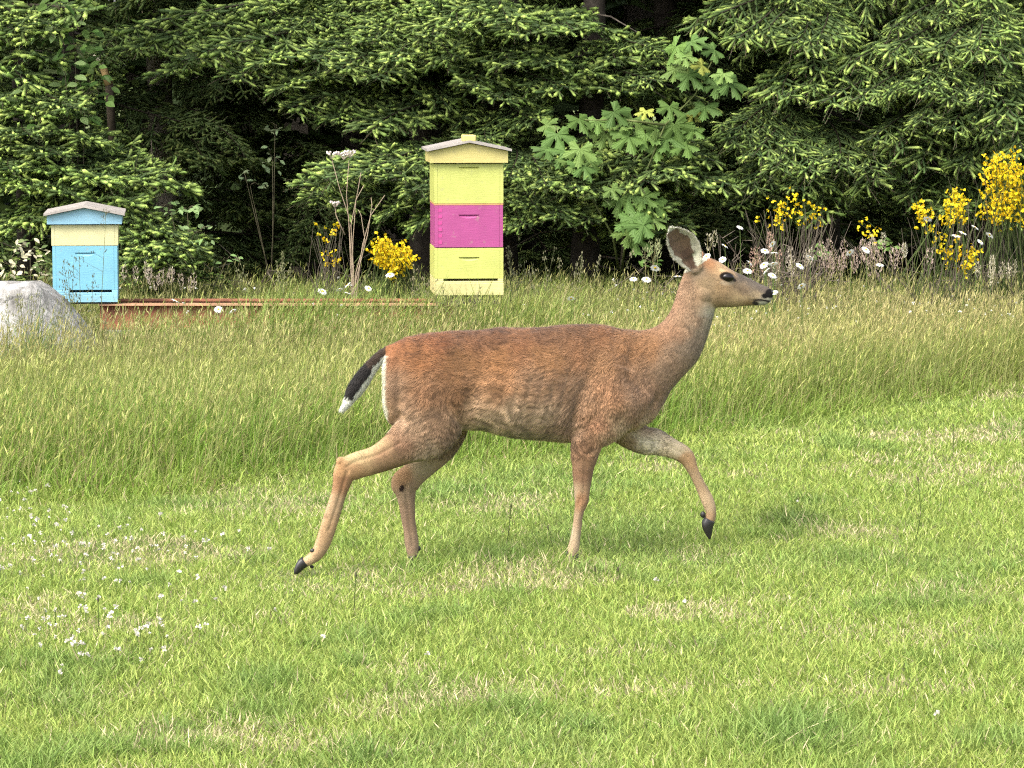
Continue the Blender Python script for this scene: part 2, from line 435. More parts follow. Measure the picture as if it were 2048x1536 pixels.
def make_bough(seed, droop=0.25, hang=0.3, tips=16, tipy=1.0, L=1.3, slim=1.0):
    """one flat spray: axis along +X, side twigs in pairs, needle clad, each twig ending in a tuft of pale new growth"""
    r = np.random.default_rng(seed)
    mb = MB()
    t = np.linspace(0, 1, 9)
    ax = np.column_stack([t * L, .05 * np.sin(t * 5 + r.random() * 6) * t, -droop * L * (t ** 2 - .75 * t)])
    mb.tube(ax, .012 * (1 - t * .8), 4, col=(.035, .028, .02))
    seg = []      # (p0, p1, has tip)
    def axat(q):
        return np.array([np.interp(q, t, ax[:, i]) for i in range(3)])
    q = .16
    while q < 1:
        for sgn in (-1, 1):
            if r.random() < .06: continue
            l1 = (.46 * min(L, 1.6) / 1.3 * (1 - q) ** .8 + .08) * (.7 + .5 * r.random())
            a = R(52 + 14 * r.normal())
            d1 = np.array([math.cos(a), sgn * math.sin(a), .10 * r.normal() - hang * .5])
            d1 /= np.linalg.norm(d1)
            p0 = axat(q + .01 * r.normal())
            k = max(2, int(l1 / .054)); prev = p0
            cur = d1.copy()
            for j in range(k):
                cur = cur + np.array([0.03, 0, -hang * .10]) ; cur /= np.linalg.norm(cur)
                nxt = prev + cur * (l1 / k)
                seg.append((prev, nxt, j == k - 1))
                if j < k - 1 and (j > 0 or k < 4):
                    for s2 in (-1, 1):
                        if r.random() < .08: continue
                        l2 = (.055 + .10 * (1 - j / k)) * (.6 + .7 * r.random())
                        b_ = s2 * R(48 + 12 * r.normal())
                        c_, s_ = math.cos(b_), math.sin(b_)
                        d2 = np.array([cur[0] * c_ - cur[1] * s_, cur[0] * s_ + cur[1] * c_, cur[2] + .22 * r.normal() - hang * .35])
                        d2 /= np.linalg.norm(d2)
                        seg.append((nxt, nxt + d2 * l2, True))
                prev = nxt
        q += .074 / L * (.8 + .4 * r.random())
    seg.append((ax[-2], ax[-1], True))
    P0 = np.array([s[0] for s in seg]); P1 = np.array([s[1] for s in seg]); tp = np.array([s[2] for s in seg])
    ln = np.linalg.norm(P1 - P0, axis=1); D = unit(P1 - P0)
    # twig wood
    sd_ = unit(np.cross(D, np.array([0.1, .2, 1.])))*.0018
    V = np.stack([P0 - sd_, P0 + sd_, P1 + sd_, P1 - sd_], 1).reshape(-1, 3)
    mb.add(V, quads=np.arange(len(V)).reshape(-1, 4), col=(.06, .045, .03))
    def shoots(B0, Dt, tl, rad, fr, cols, nn):
        """green shoots as slim uneven bodies; fr: ring places along the shoot (place, width), cols: one colour array per ring and for both ends"""
        k_ = len(B0)
        n1 = unit(np.cross(Dt, unit(r.normal(size=(k_, 3))))); n2 = np.cross(Dt, n1)
        ph = np.arange(nn) * 2 * np.pi / nn
        rr = [B0[:, None]]
        for f_, w_ in fr:
            rr.append((B0 + Dt * (tl * f_)[:, None])[:, None] + (np.cos(ph)[None, :, None] * n1[:, None] + np.sin(ph)[None, :, None] * n2[:, None]) * (rad * w_)[:, None, None])
        rr.append((B0 + Dt * tl[:, None])[:, None])
        V = np.concatenate(rr, 1); m_ = V.shape[1]
        V = (V + r.normal(size=V.shape) * .0014).reshape(-1, 3)
        cc = np.stack([cols[0]] + [cols[1 + i // nn] for i in range(nn * len(fr))] + [cols[-1]], 1).reshape(-1, 3)
        bb = np.arange(k_)[:, None] * m_; e_ = m_ - 1; l0 = 1 + nn * (len(fr) - 1)
        tr_ = np.concatenate([bb + [0, 1 + (k + 1) % nn, 1 + k] for k in range(nn)] + [bb + [e_, l0 + k, l0 + (k + 1) % nn] for k in range(nn)])
        qd_ = np.concatenate([bb + [1 + j * nn + k, 1 + j * nn + (k + 1) % nn, 1 + (j + 1) * nn + (k + 1) % nn, 1 + (j + 1) * nn + k] for j in range(len(fr) - 1) for k in range(nn)])
        mb.add(V, tris=tr_, quads=qd_, col=cc)
    # last year's growth along the inner twigs
    ii = np.nonzero(~tp)[0]
    oc = OLD_A + (OLD_B - OLD_A) * r.random((len(ii), 1))
    shoots(P0[ii], D[ii], ln[ii] * 1.05, .006 + .003 * r.random(len(ii)), ((.2, 1), (.8, 1)), [oc, oc, oc, oc], 4)
    # end shoots: dark at the base, this year's pale growth at the end
    it = np.nonzero(tp)[0]; ni = len(it)
    Dt = unit(D[it] + r.normal(size=(ni, 3)) * .16 + np.array([0, 0, .06])); tl = np.minimum(ln[it], .095) * (.8 + .3 * r.random(ni)) + .012
    shade = r.random(ni); fresh = (r.random(ni) < .82)[:, None]
    oc = OLD_A + (OLD_B - OLD_A) * (.3 + .9 * r.random((ni, 1)))
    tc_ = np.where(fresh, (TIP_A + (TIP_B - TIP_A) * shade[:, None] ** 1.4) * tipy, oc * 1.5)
    rad = (.0062 + .0052 * r.random(ni)) / slim ** .5
    f1 = np.clip(1 - (.030 + .018 * r.random(ni)) * slim / tl, .25, .8)
    shoots(P0[it], Dt, tl, rad, ((.15, .85), (.55, .95), (.85, 1.12)), [oc, oc, np.where((tl < .085)[:, None], tc_ * .85, oc * .6 + tc_ * .4), tc_, tc_ * 1.06], 5)
    # loose needles give both a ragged edge
    cnt = np.maximum(3, (ln * 150).astype(int))
    i = np.repeat(np.arange(len(seg)), cnt)
    f = r.random(len(i))
    dv = unit(D[i] * .75 + unit(r.normal(size=(len(i), 3))) * .9)
    V, T, K = needles(P0[i] + (P1 - P0)[i] * f[:, None], dv, .016 + .010 * r.random(len(i)), np.full(len(i), .0045), OLD_A + (OLD_B - OLD_A) * r.random((len(i), 1)), r)
    mb.add(V, tris=T, col=K)
    i = np.repeat(np.arange(ni), max(2, int(tips * .6)))
    f = .65 + .35 * r.random(len(i))
    dv = unit(Dt[i] + unit(r.normal(size=(len(i), 3))) * .9)
    V, T, K = needles(P0[it][i] + Dt[i] * (tl[i] * f)[:, None], dv, .012 + .010 * r.random(len(i)), np.full(len(i), .0055), tc_[i] * (.75 + .4 * r.random((len(i), 1))), r)
    mb.add(V, tris=T, col=K)
    me = mb.mesh('bough', True); me.materials.append(M_NEEDLE)
    return me

def bough_set(seed, n_, *args, **kw):
    """the same kind of bough in three lengths, so that shoots keep their size"""
    return {L_: [make_bough(seed + i + int(L_ * 1000), *args, L=L_, **kw) for i in range(n_)] for L_ in (.7, 1.3, 2.0)}
BOUGH_FLAT = bough_set(100, 4, .20, .22)
BOUGH_DARK = bough_set(400, 2, .25, .4, tips=8, tipy=.30)  # tip colour darkened to paint in the shade of the wood
BOUGH_HANG = bough_set(200, 4, .26, .60, slim=1.35)
BOUGH_PALE = bough_set(300, 3, .12, .12, tips=20, tipy=1.35)

def place_bough(tree, me, base, tip, pick, roll=0.0, name='bough'):
    base, tip = Vector(base), Vector(tip)
    d = tip - base; Lb = d.length
    Lk = min(me, key=lambda q_: abs(math.log(q_ / Lb))); me = me[Lk][pick % len(me[Lk])]
    xa = d.normalized(); za = Vector((0, 0, 1)); ya = za.cross(xa).normalized(); za = xa.cross(ya)
    M = Matrix((xa, ya, za)).transposed().to_4x4()
    M = M @ Matrix.Rotation(roll, 4, 'X')
    s = Lb / Lk
    o = bpy.data.objects.new(name, me); C.objects.link(o)
    o.parent = tree
    o.matrix_local = Matrix.Translation(base - tree.location) @ M @ Matrix.Scale(s, 4)
    return o

def make_tree(name, px, Y, H, label, kinds, feats, nfill, fill_z=(.35, 2.9), reach=1.7, group=None, rtrunk=.12, bark=(.042, .035, .029), upper=True, seed=0, cat='tree'):
    r = np.random.default_rng(1000 + seed)
    X = (px - 1024) / FPX * Y
    t = empty(name, (X, Y, 0), label, cat, group)
    mb = MB(); zz = np.linspace(-.1, H, 12)
    P = np.column_stack([.04 * np.sin(zz * 1.1 + seed), .04 * np.cos(zz * .9 + seed), zz])
    mb.tube(P, rtrunk * (1.25 - .25 * np.minimum(zz, .5) / .5) * (1 - .93 * np.clip(zz, 0, H) / H), 10, col=bark)
    # dead lower stubs
    for k in range(10 if H > 5 else 0):
        z = .3 + 2.4 * r.random(); a = r.random() * 6.28; l_ = .25 + .5 * r.random()
        b0 = np.array([math.cos(a) * .04, math.sin(a) * .04, z])
        mb.tube([b0, b0 + l_ * .5 * np.array([math.cos(a), math.sin(a), -.1]), b0 + l_ * np.array([math.cos(a + .2), math.sin(a + .2), -.3])], [.010, .007, .003], 4, col=(.10, .085, .07))
    link('trunk', mb.mesh('trunk', True), M_BARK, t)
    def at(z):
        return Vector((X, Y, z))
    for (fx, fy, fY, kind) in feats:
        tip = Vector(pix(fx, fy, fY))
        dist = math.hypot(tip.x - X, tip.y - Y)
        base = at(tip.z + (.10 if kind == 'h' else .03) * dist)
        if dist > 2.3:
            k = 2.3 / dist; base = Vector((tip.x + (X - tip.x) * k, tip.y + (Y - tip.y) * k, tip.z + .05 * 2.3))
        ms = {'f': BOUGH_FLAT, 'h': BOUGH_HANG, 'p': BOUGH_PALE}[kind]
        place_bough(t, ms, base, tip, int(r.integers(12)), r.normal() * .22)
    for k in range(nfill):
        z = fill_z[0] + (fill_z[1] - fill_z[0]) * (k + r.random()) / max(nfill, 1)
        a = -math.pi / 2 + r.normal() * 1.1
        l_ = reach * (.65 + .45 * r.random()) * (1 - .5 * z / H)
        tip = (X + math.cos(a) * l_, Y + math.sin(a) * l_, z - .08 * l_ + .1 * r.normal())
        ms = kinds[r.integers(len(kinds))]
        place_bough(t, ms, at(z), tip, int(r.integers(12)), r.normal() * .25)
    if upper:
        for k in range(34):
            z = 2.9 + (H - 3.3) * (k + r.random()) / 34
            a = k * 2.4 + r.random() * .5
            l_ = reach * 1.1 * (1 - .9 * (z - 2.0) / (H - 2.0)) + .25
            tip = (X + math.cos(a) * l_, Y + math.sin(a) * l_, z - .2 * l_)
            ms = kinds[r.integers(len(kinds))]
            place_bough(t, ms, at(z), tip, int(r.integers(12)), r.normal() * .2)
    return t

F, Hh, Pl, Dk = BOUGH_FLAT, BOUGH_HANG, BOUGH_PALE, BOUGH_DARK
make_tree('young_fir_tree', 40, 21.9, 4.5, 'bushy pale green young fir spreading behind the blue beehive', [Pl, Pl, F],
    [(100, 40, 21.0, 'p'), (90, 110, 21.1, 'p'), (30, 150, 21.0, 'p'), (150, 215, 21.2, 'p'), (205, 275, 20.9, 'p'), (120, 300, 20.8, 'p'), (60, 260, 20.8, 'p'), (300, 345, 21.0, 'p'), (385, 365, 21.0, 'p'),
     (330, 335, 21.2, 'p'), (280, 390, 20.9, 'p'), (220, 350, 20.7, 'p'), (150, 380, 20.7, 'p'), (60, 370, 20.8, 'p'), (310, 420, 21.1, 'p'), (60, 440, 21.0, 'p'), (20, 330, 20.8, 'p'), (-40, 200, 21, 'p'), (10, 60, 21.0, 'p')], 18, reach=1.3, rtrunk=.07, seed=1)
make_tree('young_fir_tree', 310, 21.3, 1.35, 'knee high young fir right of the blue beehive', [Pl], [(395, 490, 20.7, 'p'), (300, 460, 20.8, 'p'), (340, 465, 20.7, 'p'), (330, 515, 20.6, 'p'), (260, 480, 20.8, 'p'), (370, 525, 20.7, 'p'), (400, 510, 20.8, 'p'), (270, 520, 20.7, 'p'), (250, 440, 20.9, 'p'), (350, 490, 20.6, 'p'), (300, 500, 20.6, 'p')], 8, fill_z=(.3, 1.0), reach=.6, rtrunk=.02, upper=False, seed=2)
make_tree('fir_tree', 860, 24.0, 9.5, 'fir with long bright boughs behind the yellow and pink beehive', [F, F, Hh],
    [(235, 70, 22.6, 'f'), (300, 120, 22.4, 'f'), (370, 90, 22.3, 'f'), (430, 75, 22.2, 'f'), (470, 130, 22.2, 'f'), (520, 100, 22.1, 'f'), (560, 150, 22.1, 'f'), (600, 190, 22.2, 'f'), (640, 95, 22.1, 'f'), (700, 110, 22.0, 'f'),
     (670, 220, 22.3, 'f'), (760, 130, 22.0, 'f'), (800, 90, 22.0, 'f'), (880, 40, 21.9, 'f'), (930, 20, 21.9, 'f'), (910, 90, 22.0, 'f'), (740, 60, 22.2, 'f'), (560, 40, 22.6, 'f'), (380, 40, 22.8, 'f'), (250, 30, 23.0, 'f')], 4, fill_z=(1.6, 2.9), reach=1.9, rtrunk=.14, seed=3, group='tall firs')
make_tree('fir_tree', 1010, 23.3, 9.0, 'fir leaning its boughs over the right side of the tall beehive', [F, F],
    [(1000, 20, 21.8, 'f'), (1060, 45, 21.8, 'f'), (1145, 40, 22.0, 'f'), (1010, 110, 21.9, 'f'), (1090, 110, 22.0, 'f'), (1120, 160, 22.0, 'f'), (1190, 130, 22.1, 'f'), (1000, 180, 22.0, 'f'), (940, 150, 22.0, 'f'), (1050, 230, 22.1, 'f'),
     (600, 345, 21.6, 'f'), (660, 330, 21.5, 'f'), (720, 325, 21.4, 'f'), (780, 330, 21.4, 'f'), (830, 350, 21.3, 'f'), (700, 390, 21.6, 'f'), (770, 400, 21.5, 'f'), (840, 420, 21.4, 'f'), (620, 380, 21.8, 'f'), (850, 370, 21.5, 'f'),
     (1040, 330, 21.4, 'f'), (1100, 340, 21.4, 'f'), (1160, 350, 21.5, 'f'), (1210, 370, 21.6, 'f'), (1070, 390, 21.5, 'f'), (1130, 410, 21.5, 'f'), (1190, 420, 21.6, 'f'), (1050, 430, 21.6, 'f'), (900, 300, 22.0, 'f'), (960, 270, 22.0, 'f')], 4, fill_z=(1.2, 2.9), reach=1.6, rtrunk=.13, seed=4, group='tall firs')
make_tree('fir_tree', 1178, 23.0, 8.0, 'fir with dark bare lower trunk behind the maple leaves', [F, F, Hh],
    [(1250, 110, 22.1, 'f'), (1320, 90, 22.1, 'f'), (1390, 120, 22.2, 'f'), (1230, 170, 22.1, 'f'), (1300, 150, 22.0, 'f'), (1280, 350, 21.6, 'f'), (1340, 330, 21.6, 'f'), (1400, 350, 21.7, 'f'), (1310, 400, 21.7, 'f'), (1420, 300, 21.8, 'f'), (1450, 350, 21.7, 'f'), (1360, 440, 21.8, 'f'), (1380, 270, 21.9, 'f'), (1220, 60, 22.3, 'f')], 2, fill_z=(1.7, 2.9), reach=1.5, rtrunk=.11, seed=5, group='tall firs')
make_tree('spruce_tree', 1640, 23.4, 9.5, 'spruce with drooping branchlets left of the broom flowers', [Hh, Hh, F],
    [(1420, 20, 22.1, 'h'), (1470, 45, 22.0, 'h'), (1540, 40, 22.0, 'h'), (1590, 55, 21.9, 'h'), (1650, 60, 21.9, 'h'), (1460, 250, 21.8, 'h'), (1500, 280, 21.7, 'h'), (1550, 300, 21.6, 'h'), (1610, 310, 21.6, 'h'), (1680, 300, 21.6, 'h'), (1740, 310, 21.7, 'h'), (1500, 340, 21.7, 'h'), (1600, 350, 21.7, 'h'), (1570, 160, 21.9, 'h'), (1640, 110, 22.0, 'h'), (1480, 390, 21.9, 'f'), (1650, 390, 21.9, 'h'), (1720, 340, 21.8, 'h')], 2, fill_z=(1.9, 2.9), reach=1.8, rtrunk=.14, seed=6, group='tall spruces')
make_tree('spruce_tree', 1960, 23.2, 9.0, 'spruce with bright shelf like boughs above the yellow broom', [Hh, F, Hh],
    [(1560, 155, 21.9, 'h'), (1640, 170, 21.8, 'h'), (1700, 170, 21.8, 'h'), (1760, 160, 21.7, 'h'), (1800, 80, 21.9, 'h'), (1840, 150, 21.6, 'h'), (1900, 80, 21.8, 'h'), (1960, 70, 21.8, 'h'), (2020, 90, 21.7, 'h'), (1720, 90, 22.0, 'h'), (1830, 210, 21.6, 'h'), (1900, 170, 21.6, 'h'), (1960, 165, 21.6, 'h'),
     (2030, 200, 21.6, 'h'), (1900, 230, 21.6, 'h'), (1980, 240, 21.6, 'h'), (2050, 260, 21.6, 'h'), (1730, 250, 21.8, 'h'), (1800, 260, 21.8, 'h'), (1850, 300, 21.8, 'h'), (1920, 300, 21.8, 'h'), (1830, 370, 22.0, 'h'), (1900, 400, 22.0, 'f'), (2030, 380, 21.9, 'f'), (2060, 440, 21.9, 'f'), (1780, 30, 22.2, 'h'), (1880, 20, 22.2, 'h'), (2000, 20, 22.2, 'h')], 2, fill_z=(1.9, 2.9), reach=1.8, rtrunk=.14, seed=7, group='tall spruces')
# woods behind, their deep shade partly put into darker bough tips
dk = 0
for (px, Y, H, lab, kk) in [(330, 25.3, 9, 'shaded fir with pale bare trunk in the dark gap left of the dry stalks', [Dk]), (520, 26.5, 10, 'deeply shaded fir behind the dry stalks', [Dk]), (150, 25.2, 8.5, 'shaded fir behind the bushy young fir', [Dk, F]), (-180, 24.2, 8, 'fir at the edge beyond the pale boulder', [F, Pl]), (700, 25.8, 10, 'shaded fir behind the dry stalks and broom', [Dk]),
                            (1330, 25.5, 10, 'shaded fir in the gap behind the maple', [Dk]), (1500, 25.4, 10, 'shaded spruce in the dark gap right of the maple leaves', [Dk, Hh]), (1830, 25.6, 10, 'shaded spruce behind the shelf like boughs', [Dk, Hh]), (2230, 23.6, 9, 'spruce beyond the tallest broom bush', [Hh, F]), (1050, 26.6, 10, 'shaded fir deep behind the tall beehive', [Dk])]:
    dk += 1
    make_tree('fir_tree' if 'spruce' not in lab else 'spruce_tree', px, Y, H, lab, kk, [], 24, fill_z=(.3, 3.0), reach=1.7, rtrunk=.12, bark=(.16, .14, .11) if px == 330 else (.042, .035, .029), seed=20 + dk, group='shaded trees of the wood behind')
# far wood: one mass of crossing boughs and dark trunks
mbw = MB(); rw = np.random.default_rng(5)
for k in range(70):
    X = -10 + 20 * rw.random(); Y = 28 + 9 * rw.random()
    mbw.tube([(X, Y, -.1), (X + .1, Y, 4), (X, Y, 9)], [.16, .13, .05], 6, col=(.06, .05, .04))
nw = 120000
X = -11 + 22 * rw.random(nw); Y = 27.5 + 10 * rw.random(nw); Z = 11 * rw.random(nw) ** .8
dv = unit(np.column_stack([rw.normal(size=nw), rw.normal(size=nw), -.3 + .3 * rw.normal(size=nw)]))
V, T, K = needles(np.column_stack([X, Y, Z]), dv, .22 + .2 * rw.random(nw), .10 + .08 * rw.random(nw), .8 * OLD_A + (OLD_B - OLD_A) * rw.random((nw, 1)), rw)
mbw.add(V, tris=T, col=K)
link('woods', mbw.mesh('woods'), M_NEEDLE, kind='stuff', label='dark wood closing the view behind the firs', category='woods')

# ------------------------------------------------------------------ broad leaved plants
def leaf_mesh(name, outline, fold, col, size):
    """one leaf: outline (x along the midrib 0..1, y half width) both sides, folded along the midrib"""
    o = np.asarray(outline, float)
    Vr = np.column_stack([o[:, 0], o[:, 1], np.abs(o[:, 1]) * fold - .12 * o[:, 0] ** 2])
    Vl = Vr * np.array([1, -1, 1])
    mid = np.column_stack([o[:, 0], np.zeros(len(o)), -.12 * o[:, 0] ** 2])
    k = len(o)
    V = np.concatenate([mid, Vr, Vl]) * size
    q = [(i, i + 1, k + i + 1, k + i) for i in range(k - 1)] + [(i + 1, i, 2 * k + i, 2 * k + i + 1) for i in range(k - 1)]
    c = np.broadcast_to(np.asarray(col, float), (len(V), 3)) * (1 + .12 * np.repeat([1, -1, 0], k)[:, None] * 0)
    me = mesh_np(name, V, [np.array(q)], c); me.materials.append(M_LEAF)
    return me

def maple_mesh(col, size, seed):
    """palmate leaf with five deep, toothed lobes"""
    r = np.random.default_rng(seed)
    pts = []
    for (a, ln, wd) in [(-110, .56, .19), (-56, .88, .19), (0, 1.0, .19), (56, .88, .19), (110, .56, .19)]:
        ln *= .93 + .14 * r.random()
        for (f, s_) in [(.44, -.55), (.60, -.80), (.74, -1.35), (.74, -.62), (.87, -.72), (.89, -.28), (1.02, 0), (.89, .28), (.87, .72), (.74, .62), (.74, 1.35), (.60, .80), (.44, .55)]:
            x, y = f * ln, s_ * wd * (.9 + .2 * r.random())
            ca, sa = math.cos(R(a)), math.sin(R(a))
            pts.append((x * ca - y * sa, x * sa + y * ca))
        pts.append(None)
    ring = []
    notch = [( .24, -84), (.29, -28), (.29, 28), (.24, 84)]
    li = 0
    for p_ in pts:
        if p_ is None:
            if li < 4:
                rr, aa = notch[li]; ring.append((rr * math.cos(R(aa)), rr * math.sin(R(aa))))
            li += 1
        else:
            ring.append(p_)
    ring = np.array(ring)
    V = np.concatenate([[[0.08, 0]], ring]); rad = np.hypot(V[:, 0], V[:, 1]); ang = np.arctan2(V[:, 1], V[:, 0])
    z = -.30 * rad ** 2 + .13 * np.cos(ang * 6.4) * rad ** 1.5
    V = np.column_stack([V, z]) * size
    k = len(ring)
    T = [(0, 1 + i, 2 + i) for i in range(k - 1)]
    me = mesh_np('leaf', V, [np.array(T)], np.broadcast_to(np.asarray(col, float), (len(V), 3))); me.materials.append(M_LEAF)
    return me

MAPLE = [maple_mesh((.115, .195, .048), .148, 1), maple_mesh((.145, .225, .060), .135, 2), maple_mesh((.090, .160, .042), .158, 3), maple_mesh((.26, .29, .06), .11, 4)]
def orient(o, loc, xdir, zdir, s):
    xa = Vector(xdir).normalized(); za = Vector(zdir); ya = za.cross(xa).normalized(); za = xa.cross(ya)
    o.matrix_local = Matrix.Translation(loc) @ Matrix((xa, ya, za)).transposed().to_4x4() @ Matrix.Scale(s, 4)

def maple():
    r = np.random.default_rng(77)
    base = Vector((*pix(1235, 560, 22.3)[:2], 0))
    t = empty('maple_sapling', base, 'maple sapling with large bright lobed leaves between two firs', 'tree')
    B = np.array(base)
    lv = []
    br = {'a': [(1430, 110), (1390, 190), (1330, 250), (1270, 400)], 'c': [(1110, 250), (1130, 300), (1180, 390), (1225, 470)], 'd': [(1310, 400), (1280, 430), (1250, 490)], 'b': [(1170, 240), (1250, 240), (1330, 250)]}
    trunk = MB(); trunk.tube([(0, 0, -.05), (.02, .01, .35), (.05, -.02, .8), (.08, -.05, 1.2)], [.018, .015, .012, .008], 6, col=(.10, .085, .06))
    link('trunk', trunk.mesh('trunk', True), M_BARK, t)
    for k_, pts in br.items():
        mb = MB(); P = np.array([pix(x, y, 21.75) for x, y in pts]) - B
        if k_ != 'b':
            P = np.concatenate([P, [[.05, -.02, .8]] if k_ == 'a' else [[.02, .01, .38]]])
        mb.tube(P, np.linspace(.003, .010, len(P)), 5, col=(.11, .13, .05))
        link('branch', mb.mesh('branch', True), M_BARK, t)
    spots = [(1350, 95), (1385, 85), (1425, 100), (1400, 130), (1445, 150), (1380, 150), (1430, 170), (1350, 140), (1462, 165), (1370, 115),
             (1160, 240), (1195, 245), (1230, 225), (1265, 240), (1210, 270), (1255, 275), (1290, 225), (1310, 255), (1340, 215), (1350, 250), (1385, 260), (1370, 290), (1320, 290), (1290, 270), (1390, 230), (1410, 215), (1340, 275), (1240, 250),
             (1095, 250), (1115, 270), (1090, 300), (1130, 305), (1160, 300), (1145, 325), (1180, 320), (1165, 335),
             (1225, 380), (1255, 390), (1290, 395), (1270, 420), (1305, 405), (1240, 400), (1265, 440), (1285, 450), (1310, 440), (1255, 465), (1275, 480)]
    for i, (x, y) in enumerate(spots):
        young = i in (3, 16, 24, 39)
        me = MAPLE[3] if young else MAPLE[r.integers(3)]
        o = link('leaf', me, None, t)
        a = -math.pi / 2 + r.normal() * .75            # drooping, blade towards the light
        xd = (math.cos(a) * .8, -.45 + .2 * r.normal(), math.sin(a) * .55 - .05)
        zd = (r.normal() * .3, -.75 + .25 * r.normal(), .75)
        orient(o, Vector(pix(x, y, 21.55 + .25 * r.random()) - B) - Vector(xd) * .03, xd, zd, .85 + .35 * r.random())
maple()

OV = [(0, 0.0), (.12, .14), (.32, .25), (.55, .27), (.78, .17), (1.0, 0.0)]
def leafy_shrub(name, px, py_ground, Y, label, spots, size, cols, cat='shrub', spread=1.0, seed=0, stemcol=(.09, .08, .05), zc=.6):
    r = np.random.default_rng(600 + seed)
    X = (px - 1024) / FPX * Y
    t = empty(name, (X, Y, 0), label, cat)
    B = np.array((X, Y, 0))
    ms = [leaf_mesh('leaf', OV, .25, c, size) for c in cols]
    mb = MB()
    for (cx, cy, rx, ry, n_) in spots:
        cen = pix(cx, cy, Y - .05) - B
        P = np.array([[.03 * r.normal(), .03 * r.normal(), -.05], cen * np.array([.4, .4, .55]), cen])
        mb.tube(P, [.005, .0035, .0015], 4, col=stemcol)
        for k in range(n_):
            a = r.random() * 6.28; q = math.sqrt(r.random())
            q2 = pix(cx + rx * q * math.cos(a), cy + ry * q * math.sin(a), Y - .2 + .35 * r.random()) - B
            if k % 3 == 0:
                mb.tube([cen, (cen + q2) / 2 + [0, 0, .02], q2], [.003, .002, .0012], 3, col=stemcol)
            o = link('leaf', ms[r.integers(len(ms))], None, t)
            b_ = r.random() * 6.28
            xd = (math.cos(b_), -.4 + .4 * r.normal(), -.15 + .5 * math.sin(b_) * .8)
            orient(o, Vector(q2), xd, (r.normal() * .4, -.6 + .3 * r.normal(), .8), .75 + .5 * r.random())
    link('stem', mb.mesh('stem', True), M_BARK, t)
    return t
leafy_shrub('leafy_shrub', 160, 560, 21.3, 'shrub with oval dark green leaves and paler ends above the blue beehive', [(120, 20, 40, 30, 14), (150, 100, 60, 60, 34), (170, 190, 60, 50, 26), (60, 215, 50, 40, 18)], .085, [(.055, .11, .025), (.085, .15, .035), (.15, .22, .08)], seed=1)
leafy_shrub('leafy_shrub', 385, 560, 21.0, 'thin shrub with pale scalloped leaves right of the blue beehive', [(375, 425, 30, 18, 16), (395, 465, 40, 22, 22), (340, 415, 25, 15, 10), (455, 518, 25, 10, 6)], .050, [(.16, .26, .09), (.20, .29, .12)], seed=2)
leafy_shrub('leafy_shrub', 545, 560, 22.6, 'slender sapling with pale leaves in the dark gap', [(550, 250, 18, 18, 9), (545, 320, 22, 30, 12), (490, 350, 18, 12, 6), (500, 370, 40, 10, 8)], .046, [(.14, .20, .10), (.18, .22, .12)], seed=3)
leafy_shrub('blossom_shrub', 60, 600, 19.8, 'low shrub with small cream blossoms between the boulder and the blue beehive', [(20, 530, 40, 25, 26), (60, 500, 35, 25, 30), (85, 540, 30, 25, 26), (-40, 540, 40, 30, 20)], .04, [(.10, .15, .05), (.55, .50, .36), (.42, .40, .26), (.14, .18, .07)], seed=4)
leafy_shrub('leafy_shrub', 1195, 560, 21.6, 'low bright leafed weed in the grass right of the tall beehive', [(1300, 520, 25, 25, 10), (1640, 500, 15, 20, 14), (1770, 490, 18, 15, 10)], .06, [(.12, .22, .05), (.14, .24, .06)], seed=5, cat='plant')

# ------------------------------------------------------------------ broom bushes, dead brush, dry stalks
YEL = np.array((.74, .56, .022))
def broom(px, Y, label, sprays, seed, dead=0, group='broom bushes in flower'):
    r = np.random.default_rng(800 + seed)
    X = (px - 1024) / FPX * Y; B = np.array((X, Y, 0))
    t = empty('broom_bush', B, label, 'shrub', group)
    st, fl = MB(), MB()
    for (cx, cy, rx, ry, n_) in sprays:
        for k in range(n_):
            tip = pix(cx + rx * (r.random() * 2 - 1), cy + ry * (r.random() * 2 - 1), Y - .25 + .4 * r.random()) - B
            z0 = np.array([.20 * r.normal(), .14 * r.normal(), -.05])
            mid = z0 * .5 + tip * np.array([.45, .45, .6]) + r.normal(size=3) * .03
            P = np.array([z0, mid, tip * .85 + mid * .15 + [0, 0, .02], tip])
            st.tube(P, [.0035, .003, .002, .001], 3, col=(.050, .070, .022))
            m_ = r.integers(5, 11)
            for j in range(m_):
                c_ = tip + (mid - tip) * (.34 * r.random()) + r.normal(size=3) * .022
                a = r.random() * 6.28
                for w_ in range(3):
                    d_ = unit(r.normal(size=3) + [0, -.5, .4]); sdv = unit(np.cross(d_, r.normal(size=3)))
                    s_ = .010 + .009 * r.random()
                    fl.add([c_ - sdv * s_ * .3, c_ + sdv * s_ * .3, c_ + d_ * s_ + sdv * s_ * .55, c_ + d_ * s_ * 1.3, c_ + d_ * s_ - sdv * s_ * .55], tris=[(0, 1, 2), (0, 2, 4), (4, 2, 3)], col=YEL * np.array([1, .85 + .3 * r.random(), 1]) * (.75 + .4 * r.random()))
        for k in range(dead):
            tip = pix(cx + 1.6 * rx * r.normal(), cy + ry + 40 * r.random(), Y - .3 + .5 * r.random()) - B
            st.tube([np.array([.15 * r.normal(), .1 * r.normal(), .02]), tip * .6 + r.normal(size=3) * .05, tip], [.0035, .0025, .0012], 3, col=(.10, .085, .065))
    link('stems', st.mesh('stems'), M_STALK, t)
    link('blossoms', fl.mesh('blossoms'), M_FLOWER, t, kind='stuff')
broom(2040, 21.0, 'tallest broom bush with a dense mass of yellow flowers by the spruce', [(2000, 320, 30, 22, 26), (2025, 350, 30, 30, 26), (1990, 345, 22, 20, 12), (2020, 400, 35, 15, 18), (1985, 405, 20, 12, 8)], 1, dead=6)
